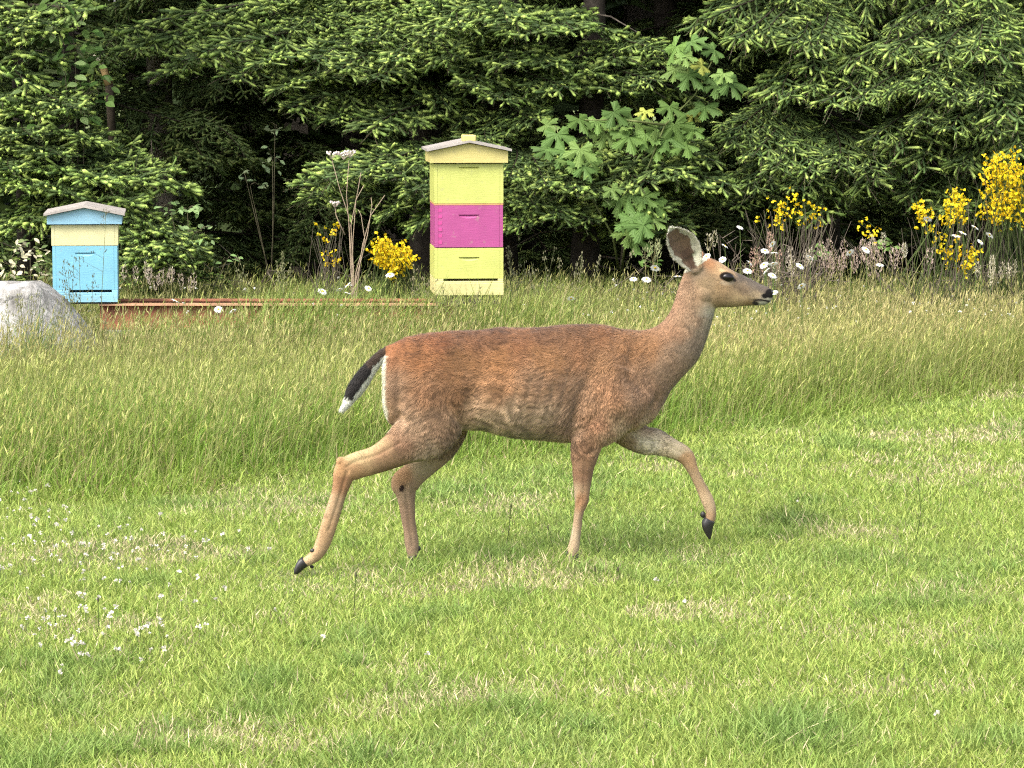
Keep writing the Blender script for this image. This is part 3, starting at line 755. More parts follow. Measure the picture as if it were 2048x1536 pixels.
broom(1880, 20.7, 'broom bush with a few loose yellow sprays left of the tallest one', [(1840, 412, 14, 12, 9), (1910, 380, 16, 10, 8), (1925, 405, 20, 12, 9), (1720, 445, 20, 14, 3), (1900, 470, 40, 20, 5), (1945, 505, 18, 10, 9)], 2, dead=8)
broom(1590, 21.2, 'sparse broom bush over a tangle of grey dead twigs', [(1595, 390, 30, 28, 7), (1540, 405, 18, 12, 3), (1640, 410, 10, 10, 2)], 3, dead=22)
broom(785, 20.9, 'rounded low broom bush left of the tall beehive', [(770, 490, 22, 18, 20), (800, 510, 25, 22, 26), (790, 495, 35, 15, 12)], 4, dead=5)
broom(665, 21.2, 'thin broom sprig beside the dry stalks', [(640, 446, 6, 5, 1), (675, 448, 6, 5, 1), (665, 505, 26, 9, 3)], 5, dead=14)

def brush(px, Y, label, w_, top, n_, seed):
    r = np.random.default_rng(860 + seed); X = (px - 1024) / FPX * Y; B = np.array((X, Y, 0)); mb = MB()
    for k in range(n_):
        x0 = w_ * r.normal() * .5
        tip = np.array([x0 + .25 * r.normal(), .15 * r.normal(), top * (.5 + .5 * r.random())])
        a = np.array([x0, .1 * r.normal(), 0]); mid = (a + tip) / 2 + r.normal(size=3) * .05
        mb.tube([a, mid, tip], [.004, .0028, .0012], 3, col=np.array((.085, .068, .052)) * (.7 + .6 * r.random()))
        for j in range(2):
            q = mid + (tip - mid) * r.random(); mb.tube([q, q + r.normal(size=3) * [.12, .06, .08]], [.003, .001], 3, col=(.12, .10, .08))
    o = link('dead_brush', mb.mesh('dead_brush'), M_STALK, None, label=label, category='shrub'); o.location = B
brush(1530, 20.9, 'tangle of grey brown dead twigs behind the daisies', .32, .75, 90, 1)
brush(1290, 21.3, 'low grey dead twigs beneath the maple leaves', .25, .45, 40, 2)
brush(440, 21.4, 'dark dry seed spikes in the gap right of the blue beehive', .10, .62, 26, 3)
brush(1900, 20.8, 'grey dry stems standing among the broom sprays', .22, .72, 30, 4)

def dry_stalks():
    Y = 20.6
    B = np.array(((700 - 1024) / FPX * Y, Y, 0))
    t = empty('dry_plant', B, 'tall dry brown plant stalks with pale seed heads left of the tall beehive', 'plant')
    mains = [[(703, 560), (697, 430), (680, 380), (664, 320)], [(706, 560), (699, 460), (693, 390), (698, 320)], [(708, 560), (702, 450), (716, 380), (722, 345)], [(704, 560), (706, 480), (712, 400), (728, 370)],
             [(716, 560), (725, 490), (742, 430), (770, 390)], [(712, 545), (730, 480), (722, 430), (717, 420)], [(690, 470), (676, 440), (672, 430), (670, 415)], [(712, 560), (735, 470), (744, 410), (742, 395)]]
    for P in mains:
        mb = MB(); Q = np.array([pix(x, y, Y - .03) for x, y in P]) - B
        mb.tube(np.concatenate([[[.0, 0, -.03]], Q]) if P[0][1] > 540 else Q, np.linspace(.0042, .0018, len(Q) + (1 if P[0][1] > 540 else 0)), 5, col=(.27, .21, .15))
        link('stalk', mb.mesh('stalk', True), M_STALK, t)
    r = np.random.default_rng(4)
    for (x, y, s_) in [(664, 314, 1), (688, 316, 1.1), (700, 312, 1.1), (670, 412, .9)]:
        mb = MB(); c_ = pix(x, y, Y - .03) - B
        for k in range(16):
            a = r.random() * 6.28; d_ = np.array([math.cos(a), math.sin(a), .5 + .6 * r.random()]) * .03 * s_
            mb.tube([c_ - [0, 0, .012], c_ + d_], [.0015, .001], 3, col=(.42, .36, .30)); mb.ball(c_ + d_, (.009, .009, .006), 5, 3, col=(.55, .48, .44))
        link('seed_head', mb.mesh('seed_head'), M_STALK, t)
dry_stalks()

# broken branch showing pale wood, high in the gap at the left
mb = MB(); Yb = 23.9; Bb = pix(205, 150, Yb)
mb.tube(np.array([pix(218, 170, Yb), pix(208, 140, Yb), pix(200, 128, Yb)]) - Bb, [.032, .028, .016], 7, col=(.30, .21, .10))
mb.tube(np.array([pix(205, 130, Yb), pix(196, 118, Yb), pix(184, 108, Yb)]) - Bb, [.018, .015, .008], 6, col=(.72, .66, .55))
mb.tube(np.array([pix(228, 330, Yb + .1), pix(222, 240, Yb + .1), pix(218, 168, Yb)]) - Bb, [.032, .032, .032], 7, col=(.05, .04, .03))
mb.tube(np.array([(pix(230, 560, Yb + .2)[0], Yb + .2, -.1), pix(228, 330, Yb + .1)]) - Bb, [.036, .032], 7, col=(.05, .04, .03))
o = link('broken_trunk', mb.mesh('broken_trunk', True), M_BARK, None, label='snapped dead trunk with pale torn wood showing among dark leaves', category='tree'); o.location = Bb

# ------------------------------------------------------------------ boulder
def boulder():
    r = np.random.default_rng(3)
    n_, m_ = 56, 30
    ph = np.linspace(0, 2 * np.pi, n_, endpoint=False); th = np.linspace(.02, np.pi - .02, m_)
    PH, TH_ = np.meshgrid(ph, th)
    D = np.column_stack([(np.sin(TH_) * np.cos(PH)).ravel(), (np.sin(TH_) * np.sin(PH)).ravel(), np.cos(TH_).ravel()])
    sq = np.sign(D) * np.abs(D) ** .66
    V = sq * np.array([.74, .33, .50])
    V *= (1 + .22 * (fbm(D + 5, 1.6, 5) - .5) + .10 * (fbm(D + 9, 5, 6) - .5) + .05 * (fbm(D * np.array([1, 1, .25]), 16, 8) - .5))[:, None]
    V[:, 2] -= .95 * np.clip(V[:, 0] - .22, 0, 1)
    V[:, 2] += .13
    idx = np.arange(n_ * m_).reshape(m_, n_)
    q = np.stack([idx[:-1], np.roll(idx[:-1], -1, 1), np.roll(idx[1:], -1, 1), idx[1:]], -1).reshape(-1, 4)[:, ::-1]
    me = mesh_np('boulder', V, [q], np.ones((len(V), 3)) * (.40, .39, .38), True)
    m, n, l, p, out = mat_new('pale_rock')
    tc = n.new('ShaderNodeTexCoord'); mp = n.new('ShaderNodeMapping'); mp.inputs['Scale'].default_value = (9, 9, 2.2)
    l.new(tc.outputs['Object'], mp.inputs['Vector'])
    a = n.new('ShaderNodeTexNoise'); a.inputs['Scale'].default_value = 1.3; a.inputs['Detail'].default_value = 9; a.inputs['Roughness'].default_value = .65
    l.new(mp.outputs[0], a.inputs['Vector'])
    rp = n.new('ShaderNodeValToRGB'); e_ = rp.color_ramp.elements
    e_[0].position = .33; e_[0].color = (.10, .095, .085, 1); e_[1].position = .58; e_[1].color = (.34, .33, .315, 1)
    l.new(a.outputs['Fac'], rp.inputs[0]); l.new(rp.outputs[0], p.inputs['Base Color']); p.inputs['Roughness'].default_value = .9
    bpn = n.new('ShaderNodeBump'); bpn.inputs['Distance'].default_value = .04; bpn.inputs['Strength'].default_value = .8
    vo = n.new('ShaderNodeTexVoronoi'); vo.feature = 'DISTANCE_TO_EDGE'; vo.inputs['Scale'].default_value = 3.2
    wn_ = n.new('ShaderNodeMix'); wn_.data_type = 'VECTOR'; wn_.inputs['Factor'].default_value = .12
    l.new(tc.outputs['Object'], wn_.inputs[4]); l.new(a.outputs['Color'], wn_.inputs[5]); l.new(wn_.outputs[1], vo.inputs['Vector'])
    vm = n.new('ShaderNodeMath'); vm.operation = 'MINIMUM'; vm.inputs[1].default_value = .05; l.new(vo.outputs['Distance'], vm.inputs[0])
    va = n.new('ShaderNodeMath'); va.operation = 'MULTIPLY_ADD'; va.inputs[1].default_value = 9.0; l.new(vm.outputs[0], va.inputs[0]); l.new(a.outputs['Fac'], va.inputs[2])
    l.new(va.outputs[0], bpn.inputs['Height']); l.new(bpn.outputs[0], p.inputs['Normal'])
    o = link('boulder', me, m, None, label='pale grey weathered boulder in the grass beside the blue beehive', category='rock')
    o.location = (-2.90, 18.42, 0)
boulder()

# ------------------------------------------------------------------ beehives on rusty beams
def bevel(o, w_=.003, seg=2):
    b_ = o.modifiers.new('edge', 'BEVEL'); b_.width = w_; b_.segments = seg; b_.limit_method = 'ANGLE'
    return o

def hive_box(t, name, wx, dy, z0, z1, mat, handle=None, joints=False, yf=0.0, th=.02):
    """one box with its front toward -Y; a scooped hand hold is really cut into the front board"""
    x = wx / 2
    mb = MB()
    mb.box((-x + .02, yf + .0215, z0), (x - .02, yf + dy, z1))
    # side boards, with box joint fingers at the corner
    mb.box((-x, yf + .0005, z0), (-x + .0195, yf + dy, z1)); mb.box((x - .0195, yf + .0005, z0), (x, yf + dy, z1))
    hw = .062
    if handle is None:
        mb.box((-x + .0205, yf, z0), (x - .0205, yf + .021, z1))
    else:
        hz = z0 + (z1 - z0) * handle; hh = .022
        mb.box((-x + .0205, yf, z0), (-hw, yf + .021, z1)); mb.box((hw, yf, z0), (x - .0205, yf + .021, z1))
        mb.box((-hw, yf, hz), (hw, yf + .021, z1))
        # scoop: half round recess, deepest under the upper lip
        k = 13; xs = np.linspace(-hw, hw, k)
        dep = hh * np.sqrt(np.clip(1 - (xs / hw) ** 2, 0, 1))
        V = []
        for i in range(k):
            V += [(xs[i], yf, z0), (xs[i], yf, hz - max(dep[i], .001)), (xs[i], yf + .015, hz - .0005)]
        q = []
        for i in range(k - 1):
            a, b_ = 3 * i, 3 * (i + 1)
            q += [(a, b_, b_ + 1, a + 1), (a + 1, b_ + 1, b_ + 2, a + 2)]
        mb.add(V, quads=q)
    o = link(name, mb.mesh(name), mat, t)
    if joints:
        for i in range(6):
            j = MB(); zz = z0 + .02 + i * (z1 - z0 - .02) / 6
            j.box((-x + .0205, yf - .0018, zz), (-x + .042, yf + .002, zz + .019))
            link('box_joint', j.mesh('box_joint'), joints, t)
    return o

def hive(name, x, y, z, rot, label, W, dims, mats, block=None):
    """dims: base top, slot top, list of (name, z0, z1, handle), rim z0, rim z1, peak"""
    t = empty(name, (x, y, z), label, 'beehive')
    t.rotation_euler.z = rot
    base_m, roof_m = mats['base'], mats['roof']
    W2 = W / 2; D_ = .50
    b = MB(); zb, zs = dims['base'], dims['slot']
    b.box((-W2, -.03, 0), (W2, D_, zb - .012)); b.box((-W2 + .0, -.012, zb - .0115), (W2, D_, zb))
    sx = dims.get('slotx', (-W2 + .03, W2 - .035))
    b.box((-W2, -.003, zb + .0005), (sx[0], D_, zs)); b.box((sx[1], -.003, zb + .0005), (W2, D_, zs)); b.box((sx[0] + .0005, .12, zb + .0005), (sx[1] - .0005, D_, zs))
    bevel(link('bottom_board', b.mesh('bottom_board'), base_m, t), .002)
    for (nm, z0, z1, hd, mt, wx, jn) in dims['boxes']:
        hive_box(t, nm, wx, D_, z0, z1, mats[mt], hd, mats.get(jn))
    r0, r1, pk = dims['rim0'], dims['rim1'], dims['peak']; RW = dims['rimw'] / 2
    g = MB()                                   # gabled lid: pentagonal prism
    f, k_ = -.03, D_ + .03
    V = [(-RW, f, r0), (RW, f, r0), (RW, f, r1), (0, f, pk), (-RW, f, r1), (-RW, k_, r0), (RW, k_, r0), (RW, k_, r1), (0, k_, pk), (-RW, k_, r1)]
    g.add(V, tris=[(2, 3, 4), (9, 8, 7)], quads=[(0, 1, 2, 4), (6, 5, 9, 7), (0, 4, 9, 5), (1, 6, 7, 2), (5, 6, 1, 0), (2, 7, 8, 3), (3, 8, 9, 4)])
    lid = link('lid', g.mesh('lid'), roof_m, t)
    SW = dims['sheetw'] / 2; sl_ = (pk - r1) / RW
    sh = MB(); th = .014
    for s_ in (-1, 1):
        zo = pk + .004 - sl_ * SW
        V = [(0, f - .035, pk + .004), (s_ * SW, f - .035, zo), (s_ * SW, k_ + .035, zo), (0, k_ + .035, pk + .004)]
        V = V + [(a_, b_, c_ + th) for a_, b_, c_ in V]
        sh.add(V, quads=[(0, 1, 2, 3), (7, 6, 5, 4), (0, 4, 5, 1), (1, 5, 6, 2), (2, 6, 7, 3)])
    link('roof_sheet', sh.mesh('roof_sheet'), mats['sheet'], lid)
    if block:
        o = MB(); o.box((-block[0] / 2, -.06, pk + th - .006), (block[0] / 2, .10, pk + th + block[1])); bevel(link('ridge_block', o.mesh('ridge_block'), roof_m, lid), .008, 3)
    return t

mats_y = {'base': paint_mat('pale_yellow_paint', (0.458, 0.421, 0.185), wear=.14), 'roof': paint_mat('butter_paint', (0.473, 0.407, 0.148), wear=.10), 'lime': paint_mat('lime_yellow_paint', (0.383, 0.405, 0.108), wear=.10),
          'pink': paint_mat('magenta_paint', (0.293, 0.048, 0.172), wear=.10), 'pinkdark': paint_mat('magenta_end_grain', (.40, .045, .20), wear=.1), 'sheet': paint_mat('weathered_metal', (.30, .27, .25), rough=.5, wear=.25, streak=False),
          'rim': paint_mat('orange_bare_wood', (.45, .22, .10))}
Sc = 340.3
zy = lambda y_: (590 - y_) / Sc
YZ = .452
ypos = pix(938, 590, 19.05)
dy_ = dict(base=zy(562), slot=zy(557.5), slotx=(-.150, .170), boxes=[('brood_box', zy(557), zy(496), .70, 'lime', .405, None), ('honey_box', zy(494.5), zy(411), .78, 'pink', .40, 'pinkdark'), ('spacer', zy(410.5), zy(407.5), None, 'rim', .404, None), ('honey_box', zy(407), zy(328), .92, 'lime', .405, None)], rim0=zy(326), rim1=zy(303), peak=zy(287), rimw=.455, sheetw=.495)
hy = hive('beehive', ypos[0], 19.05, ypos[2], R(4.5), 'tall yellow beehive with one magenta box in its middle', .405, dy_, mats_y, block=(.078, .034))
mats_b = {'base': paint_mat('sky_blue_base', (0.194, 0.387, 0.488), wear=.12), 'roof': paint_mat('light_blue_paint', (0.204, 0.378, 0.492), wear=.10), 'blue': paint_mat('sky_blue_paint', (0.140, 0.347, 0.458), wear=.10), 'cream': paint_mat('cream_yellow_paint', (0.500, 0.469, 0.257), wear=.10), 'sheet': mats_y['sheet']}
zb_ = lambda y_: (604 - y_) / Sc
bpos = pix(171, 604, 19.05)
db_ = dict(base=zb_(585), slot=zb_(580), slotx=(-.09, .155), boxes=[('brood_box', zb_(579.5), zb_(492), .85, 'blue', .378, None), ('honey_box', zb_(491), zb_(450), None, 'cream', .388, None)], rim0=zb_(448), rim1=zb_(431), peak=zb_(416), rimw=.435, sheetw=.47)
hive('beehive', bpos[0], 19.05, bpos[2], R(6.0), 'low blue beehive with one cream yellow box under its lid', .378, db_, mats_b)

m, n, l, p, out = mat_new('rusty_red_steel')
tc = n.new('ShaderNodeTexCoord'); a = n.new('ShaderNodeTexNoise'); a.inputs['Scale'].default_value = 14; a.inputs['Detail'].default_value = 8
l.new(tc.outputs['Object'], a.inputs['Vector']); rp = n.new('ShaderNodeValToRGB'); e_ = rp.color_ramp.elements
e_[0].position = .35; e_[0].color = (.14, .045, .025, 1); e_[1].position = .65; e_[1].color = (.30, .11, .055, 1)
l.new(a.outputs['Fac'], rp.inputs[0]); l.new(rp.outputs[0], p.inputs['Base Color']); p.inputs['Roughness'].default_value = .75
M_RUST = m
M_EDGE = paint_mat('pale_flange', (.40, .22, .13), wear=.3, streak=False)  # paler colour for the front beam's top flange
M_CONC = paint_mat('grey_concrete', (.13, .12, .11), wear=.2, streak=False)
xl, xr = pix(206, 607, 19.0)[0], pix(905, 607, 19.0)[0]
ztop = min(bpos[2], ypos[2]) - .012
for (yb, lab) in [(19.10, 'rusty red steel beam under the front of both beehives'), (19.46, 'rusty steel beam under the back of both beehives')]:
    t = empty('steel_beam', ((xl + xr) / 2, yb, 0), lab, 'beam')
    hl = (xr - xl) / 2
    wb = MB(); wb.box((-hl - .03, -.004, ztop - .14), (hl, .004, ztop - .0105)); link('web', wb.mesh('web'), M_RUST, t)
    fb = MB(); fb.box((-hl - .03, -.05, ztop - .010), (hl, .05, ztop)); link('flange', fb.mesh('flange'), M_EDGE if yb < 19.3 else M_RUST, t)
    fb = MB(); fb.box((-hl - .03, -.05, ztop - .1505), (hl, .05, ztop - .1405)); link('flange', fb.mesh('flange'), M_RUST, t)
    for xb in (-hl + .1, 0.0, hl - .15):
        cb = MB(); cb.box((xb - .1, -.1, -.03), (xb + .1, .1, ztop - .151)); bevel(link('concrete_block', cb.mesh('concrete_block'), M_CONC, t), .006)
M_DARKW = paint_mat('dark_wood', (.07, .05, .04))
# thin spacer battens carry the two hives at their own level
for (hp, lab, Wd, rz) in [(bpos, 'dark batten under the blue beehive', .34, R(6)), (ypos, 'brown batten under the tall yellow beehive', .37, R(4.5))]:
    g = hp[2] - ztop
    if g > .004:
        for (yo, w_) in ((.0, 'front'), (.36, 'rear')):
            mb = MB(); mb.box((-Wd / 2, yo, 0), (Wd / 2, yo + .09, g - .001))
            o = link('wooden_batten', mb.mesh('wooden_batten'), M_DARKW, None, label=lab.replace('batten', w_ + ' batten'), category='batten')
            o.location = (hp[0], hp[1], ztop + .0005); o.rotation_euler.z = rz

# ------------------------------------------------------------------ flowers in the meadow
def daisy_meshes():
    mb = MB(); N = 18
    for k in range(N):
        a = 2 * math.pi * k / N; ca, sa = math.cos(a), math.sin(a)
        def pt(r_, w_, z_):
            return (r_ * ca - w_ * sa, r_ * sa + w_ * ca, z_)
        mb.add([pt(.006, -.002, .002), pt(.006, .002, .002), pt(.018, .0042, .003 - .001 * (k % 2)), pt(.027, 0, -.001 - .002 * (k % 3)), pt(.018, -.0042, .003 - .001 * (k % 2))], tris=[(0, 1, 2), (0, 2, 4), (4, 2, 3)], col=(.80, .80, .78))
    pet = mb.mesh('petals'); pet.materials.append(M_FLOWER)
    mb = MB(); mb.ball((0, 0, .002), (.0075, .0075, .004), 8, 4, col=(.75, .50, .03)); disc = mb.mesh('disc', True); disc.materials.append(M_FLOWER)
    return pet, disc
PET, DISC = daisy_meshes()
def stem_mesh(hgt):
    mb = MB(); mb.tube([(0, 0, 0), (.012, .004, hgt * .5), (0, 0, hgt)], [.0022, .002, .0017], 4, col=(.12, .18, .05)); me = mb.mesh('stem'); me.materials.append(M_GRASS); return me
daisies = [(1450, 492, 19.9, 'daisy just above the deer forehead, alone against dark twigs'), (1545, 488, 19.6, 'topmost large daisy above the deer nose'), (1530, 502, 19.6, 'daisy left under the topmost one above the deer nose'), (1549, 506, 19.6, 'daisy right under the topmost one above the deer nose'), (1499, 526, 19.4, 'daisy above the deer muzzle seen side on'), (1528, 530, 19.3, 'daisy left of a close pair above the nose'), (1546, 528, 19.3, 'daisy right of a close pair above the nose'), (1533, 542, 19.2, 'small daisy below the close pair'), (1495, 542, 19.2, 'daisy low over the bridge of the nose'), (1545, 551, 19.0, 'daisy nearest above the deer nostril'), (1600, 532, 19.3, 'daisy apart to the right of the nose cluster'), (1603, 572, 18.8, 'daisy low in the grass right of the muzzle'), (1548, 585, 18.6, 'daisy touching the tip of the deer nose'),
    (1413, 513, 19.4, 'daisy peeping over the crown of the deer head'), (1445, 519, 19.4, 'tilted daisy on the slope of the deer forehead'),
    (1855, 438, 20.4, 'largest and highest daisy under the broom sprays'), (1912, 472, 20.2, 'daisy left of a pair below the yellow broom'), (1926, 466, 20.2, 'daisy right of a pair below the yellow broom'), (1950, 455, 20.2, 'daisy under the tallest broom bush, upper'), (1961, 484, 20.2, 'daisy under the tallest broom bush, lower'), (1979, 470, 20.2, 'daisy rightmost under the tallest broom bush'), (1700, 505, 19.8, 'small daisy by the pink grass plumes'), (1732, 500, 19.8, 'small daisy left of the pink grass plumes'), (1480, 455, 20.3, 'small daisy among the dead twigs'),
    (1310, 536, 19.3, 'daisy behind the deer neck, higher one'), (1355, 553, 19.0, 'daisy touching the back of the deer neck'), (1267, 558, 19.0, 'daisy left of the deer neck in short seed heads'), (1293, 559, 19.0, 'second daisy left of the deer neck'), (1142, 597, 18.6, 'lone daisy above the deer back'),
    (695, 570, 19.75, 'daisy below the dry stalks, left one'), (737, 577, 19.75, 'daisy below the dry stalks, right one'), (645, 583, 19.7, 'daisy over the beam left of the dry stalks'), (780, 550, 19.8, 'daisy under the rounded broom bush'), (680, 579, 19.75, 'flat daisy over the beam between two others'), (695, 586, 19.7, 'lowest daisy right over the beam'),
    (351, 602, 18.7, 'daisy on the upper edge of the beam'), (437, 619, 18.5, 'daisy left of a pair before the beam'), (466, 622, 18.5, 'daisy right of a pair before the beam'), (1620, 515, 19.5, 'daisy between nose cluster and pink plumes'), (1760, 530, 19.4, 'daisy below the pink grass plumes')]
rd = np.random.default_rng(12)
for (x, y, Y, lab) in daisies:
    q = pix(x, y, Y); z0 = float(gh(np.array([q[0]]), np.array([q[1]]))[0]) - .01
    t = empty('daisy', (q[0], q[1], z0), lab + ' (white petals)' if False else 'white ' + lab, 'flower', 'daisies in the long grass')
    hgt = q[2] - z0
    link('stem', stem_mesh(hgt), None, t)
    rot = (R(32 + 14 * rd.normal()), R(12 * rd.normal()), rd.random() * 6)
    s_ = .92 + .3 * rd.random()
    o = link('petals', PET, None, t); o.location = (0, 0, hgt); o.rotation_euler = rot; o.scale = (s_, s_, s_)
    o2 = link('disc', DISC, None, t); o2.location = (0, 0, hgt); o2.rotation_euler = rot; o2.scale = (s_, s_, s_)

# tiny flowers nobody could count
def specks(name, pts, lab, cat, rr, col, colvar=.15, tall=.0):
    mb = MB()
    for (x, y, z, s_) in pts:
        c_ = np.array(col) * (1 - colvar * rd.random())
        mb.tube([(x, y, z - .05 - tall), (x, y, z)], [.0012, .001], 3, col=(.12, .18, .04))
        for k in range(9):
            d_ = unit(rd.normal(size=3) + [0, -.2, .7]); sv = unit(np.cross(d_, rd.normal(size=3))) * rr * s_ * .42
            mb.add([np.array((x, y, z)), np.array((x, y, z)) + d_ * rr * s_ * .8 - sv, np.array((x, y, z)) + d_ * rr * s_ * 1.15, np.array((x, y, z)) + d_ * rr * s_ * .8 + sv], tris=[(0, 1, 2), (0, 2, 3)], col=c_ * (.75 + .3 * rd.random()))
    link(name, mb.mesh(name), M_FLOWER, None, kind='stuff', label=lab, category=cat)
pts = []
for k in range(330):
    if k < 250 and rd.random() < .2: continue
    if k < 55:
        x, y = 40 + 60 * rd.normal(), 985 + 45 * rd.normal()
    elif k < 160:
        x, y = 180 + 150 * rd.normal(), 1120 + 40 * rd.normal()
    elif k < 250:
        x, y = 160 + 130 * rd.normal(), 1290 + 40 * rd.normal()
    else:
        x, y = 1024 + 700 * rd.normal(), 960 + 520 * rd.random()
        if rd.random() < .8: continue
    if x < -150 or y < 930: continue
    Y = 11700 / (y + 18 - 141.0); X = (x - 1024) / FPX * Y
    pts.append((X, Y, float(gh(np.array([X]), np.array([Y]))[0]) + .05 + .02 * rd.random(), .6 + .7 * rd.random()))
specks('clover_flowers', pts, 'white clover heads scattered through the lawn', 'flowers', .0085, (.72, .68, .60))
pts = []
for k in range(300):
    X = -3.4 + 6.9 * rd.random(); Y = 18.0 + 3.2 * rd.random()
    if not free_of(np.array([X]), np.array([Y]))[0] or (k % 3 and X < .6): continue
    pts.append((X, Y, .32 + .16 * rd.random(), .6 + .6 * rd.random()))
specks('meadow_flowers', pts, 'tiny cream flower heads among the meadow grass', 'flowers', .0085, (.78, .77, .70), tall=.15)

# pinkish grass plumes
def plume(px, py, Y, label, n_, w_, hgt, seed, col=(.50, .38, .32)):
    r = np.random.default_rng(900 + seed); X = (px - 1024) / FPX * Y
    t = empty('grass_plume', (X, Y, 0), label, 'grass', 'feathery grass plumes')
    st, sd_ = MB(), MB()
    ztip = pix(px, py, Y)[2]
    for k in range(n_):
        x0, y0 = w_ * r.normal() * .4, .1 * r.normal(); top_ = np.array([x0 + .06 * r.normal(), y0, ztip * (.86 + .16 * r.random())])
        st.tube([(x0 * .5, y0, -.02), (x0 * .9, y0, top_[2] * .6), top_], [.002, .0018, .0012], 3, col=(.28, .26, .12))
        m_ = 44
        f_ = r.random(m_); rad_ = hgt * .16 * np.sin(np.pi * np.clip(f_ * .85 + .12, 0, 1)); a = r.random(m_) * 6.28
        base = top_ + np.column_stack([np.cos(a) * rad_, np.sin(a) * rad_, -f_ * hgt])
        dv = unit(np.column_stack([np.cos(a) * .5, np.sin(a) * .5, .9 + 0 * a]))
        c_ = np.array(col) * (.6 + .45 * r.random((m_, 1)))
        V, T, K = needles(base, dv, .012 + .008 * r.random(m_), np.full(m_, .006), c_, r)
        sd_.add(V, tris=T, col=K)
    link('stems', st.mesh('stems'), M_GRASS, t); link('seed_tufts', sd_.mesh('seed_tufts'), M_GRASS, t, kind='stuff')
plume(1735, 478, 20.0, 'densest pinkish grass plume below the dead stems', 22, .34, .13, 1)
plume(1690, 500, 19.9, 'pinkish grass plume just left of the densest one', 7, .22, .11, 2)
plume(1560, 470, 20.2, 'slim pink grass spike above the daisy cluster', 4, .05, .12, 3, (.55, .36, .28))
plume(1525, 492, 20.1, 'short pink grass spike left of the daisy cluster', 3, .05, .10, 4, (.55, .36, .28))
plume(1600, 500, 19.9, 'pale grass plume right of the daisy cluster', 6, .10, .11, 5, (.52, .45, .36))
plume(1395, 458, 20.3, 'branched cream grass plume right of the deer ear', 5, .08, .10, 6, (.55, .50, .36))
plume(330, 535, 20.5, 'pale pink grass plume right of the blue beehive', 10, .22, .10, 7, (.55, .46, .38))
plume(275, 525, 20.4, 'slim pale plume close by the blue beehive', 3, .05, .10, 8, (.58, .50, .40))
plume(2020, 510, 20.0, 'cream grass plume under the tallest broom bush', 8, .18, .10, 9, (.52, .47, .34))
plume(1790, 455, 20.5, 'cream grass spray below the loose broom sprays', 4, .22, .09, 10, (.58, .55, .42))
plume(1300, 470, 20.4, 'tall thin green grass spray left of the deer ear', 5, .08, .10, 11, (.40, .44, .22))

def tall_grass(px, py, Y, label, n_, w_, spread, seed, col, lowest=.03):
    """an open flowering grass: stalk with thin side branches that carry small dark spikelets"""
    r = np.random.default_rng(950 + seed); X = (px - 1024) / FPX * Y
    t = empty('flowering_grass', (X, Y, 0), label, 'grass', 'open flowering grasses')
    st, sp = MB(), MB(); zt = pix(px, py, Y)[2]
    for k in range(n_):
        x0 = w_ * r.normal() * .4; zz = zt * (.8 + .2 * r.random()) if k else zt
        P = np.array([(x0 * .3, .02 * r.normal(), -.02), (x0 * .7, 0, zz * .5), (x0 + .02 * r.normal(), 0, zz)])
        st.tube(P, [.0026, .002, .001], 4, col=(.15, .17, .07))
        for j in range(11):
            f_ = r.random(); b0 = P[1] + (P[2] - P[1]) * (.25 + .75 * f_); a = r.random() * 6.28; l_ = spread * (1.1 - f_) * (.5 + .6 * r.random())
            e1 = b0 + np.array([math.cos(a) * l_, math.sin(a) * l_, l_ * .55]); st.tube([b0, e1], [.001, .0007], 3, col=(.16, .17, .08))
            for q in range(2):
                c_ = b0 + (e1 - b0) * (.55 + .45 * r.random()) + r.normal(size=3) * .006
                sp.ball(c_, (.0022, .0022, .007), 4, 3, col=col)
    link('stems', st.mesh('stems'), M_GRASS, t); link('spikelets', sp.mesh('spikelets'), M_GRASS, t, kind='stuff')
tall_grass(200, 415, 18.4, 'tallest open grass spray standing before the blue beehive', 1, .05, .11, 1, (.10, .10, .055))
tall_grass(175, 500, 18.4, 'lower open grass spray before the blue brood box', 4, .14, .09, 2, (.12, .12, .06))
tall_grass(135, 515, 18.45, 'small open grass spray at the boulder and beehive corner', 2, .08, .07, 3, (.12, .12, .06))
tall_grass(60, 575, 17.85, 'open grass spray in front of the pale boulder', 12, .34, .06, 9, (.30, .30, .15))
tall_grass(185, 610, 17.95, 'open grass spray at the low end of the pale boulder', 9, .20, .05, 10, (.32, .30, .16))
tall_grass(925, 560, 18.3, 'open grass spray before the base of the tall beehive', 7, .30, .06, 4, (.26, .24, .12))
tall_grass(1040, 490, 19.7, 'open pale grass spray right of the tall beehive base', 8, .22, .06, 5, (.36, .34, .2))
tall_grass(845, 530, 19.9, 'open grass spray left of the tall beehive base', 5, .14, .06, 6, (.33, .30, .18))
tall_grass(570, 500, 20.6, 'row of upright grass spikes in the gap left of the dry stalks', 9, .5, .04, 7, (.32, .32, .18))
tall_grass(1130, 500, 20.6, 'grass spikes before the dark bare trunk', 9, .45, .04, 8, (.34, .32, .2))

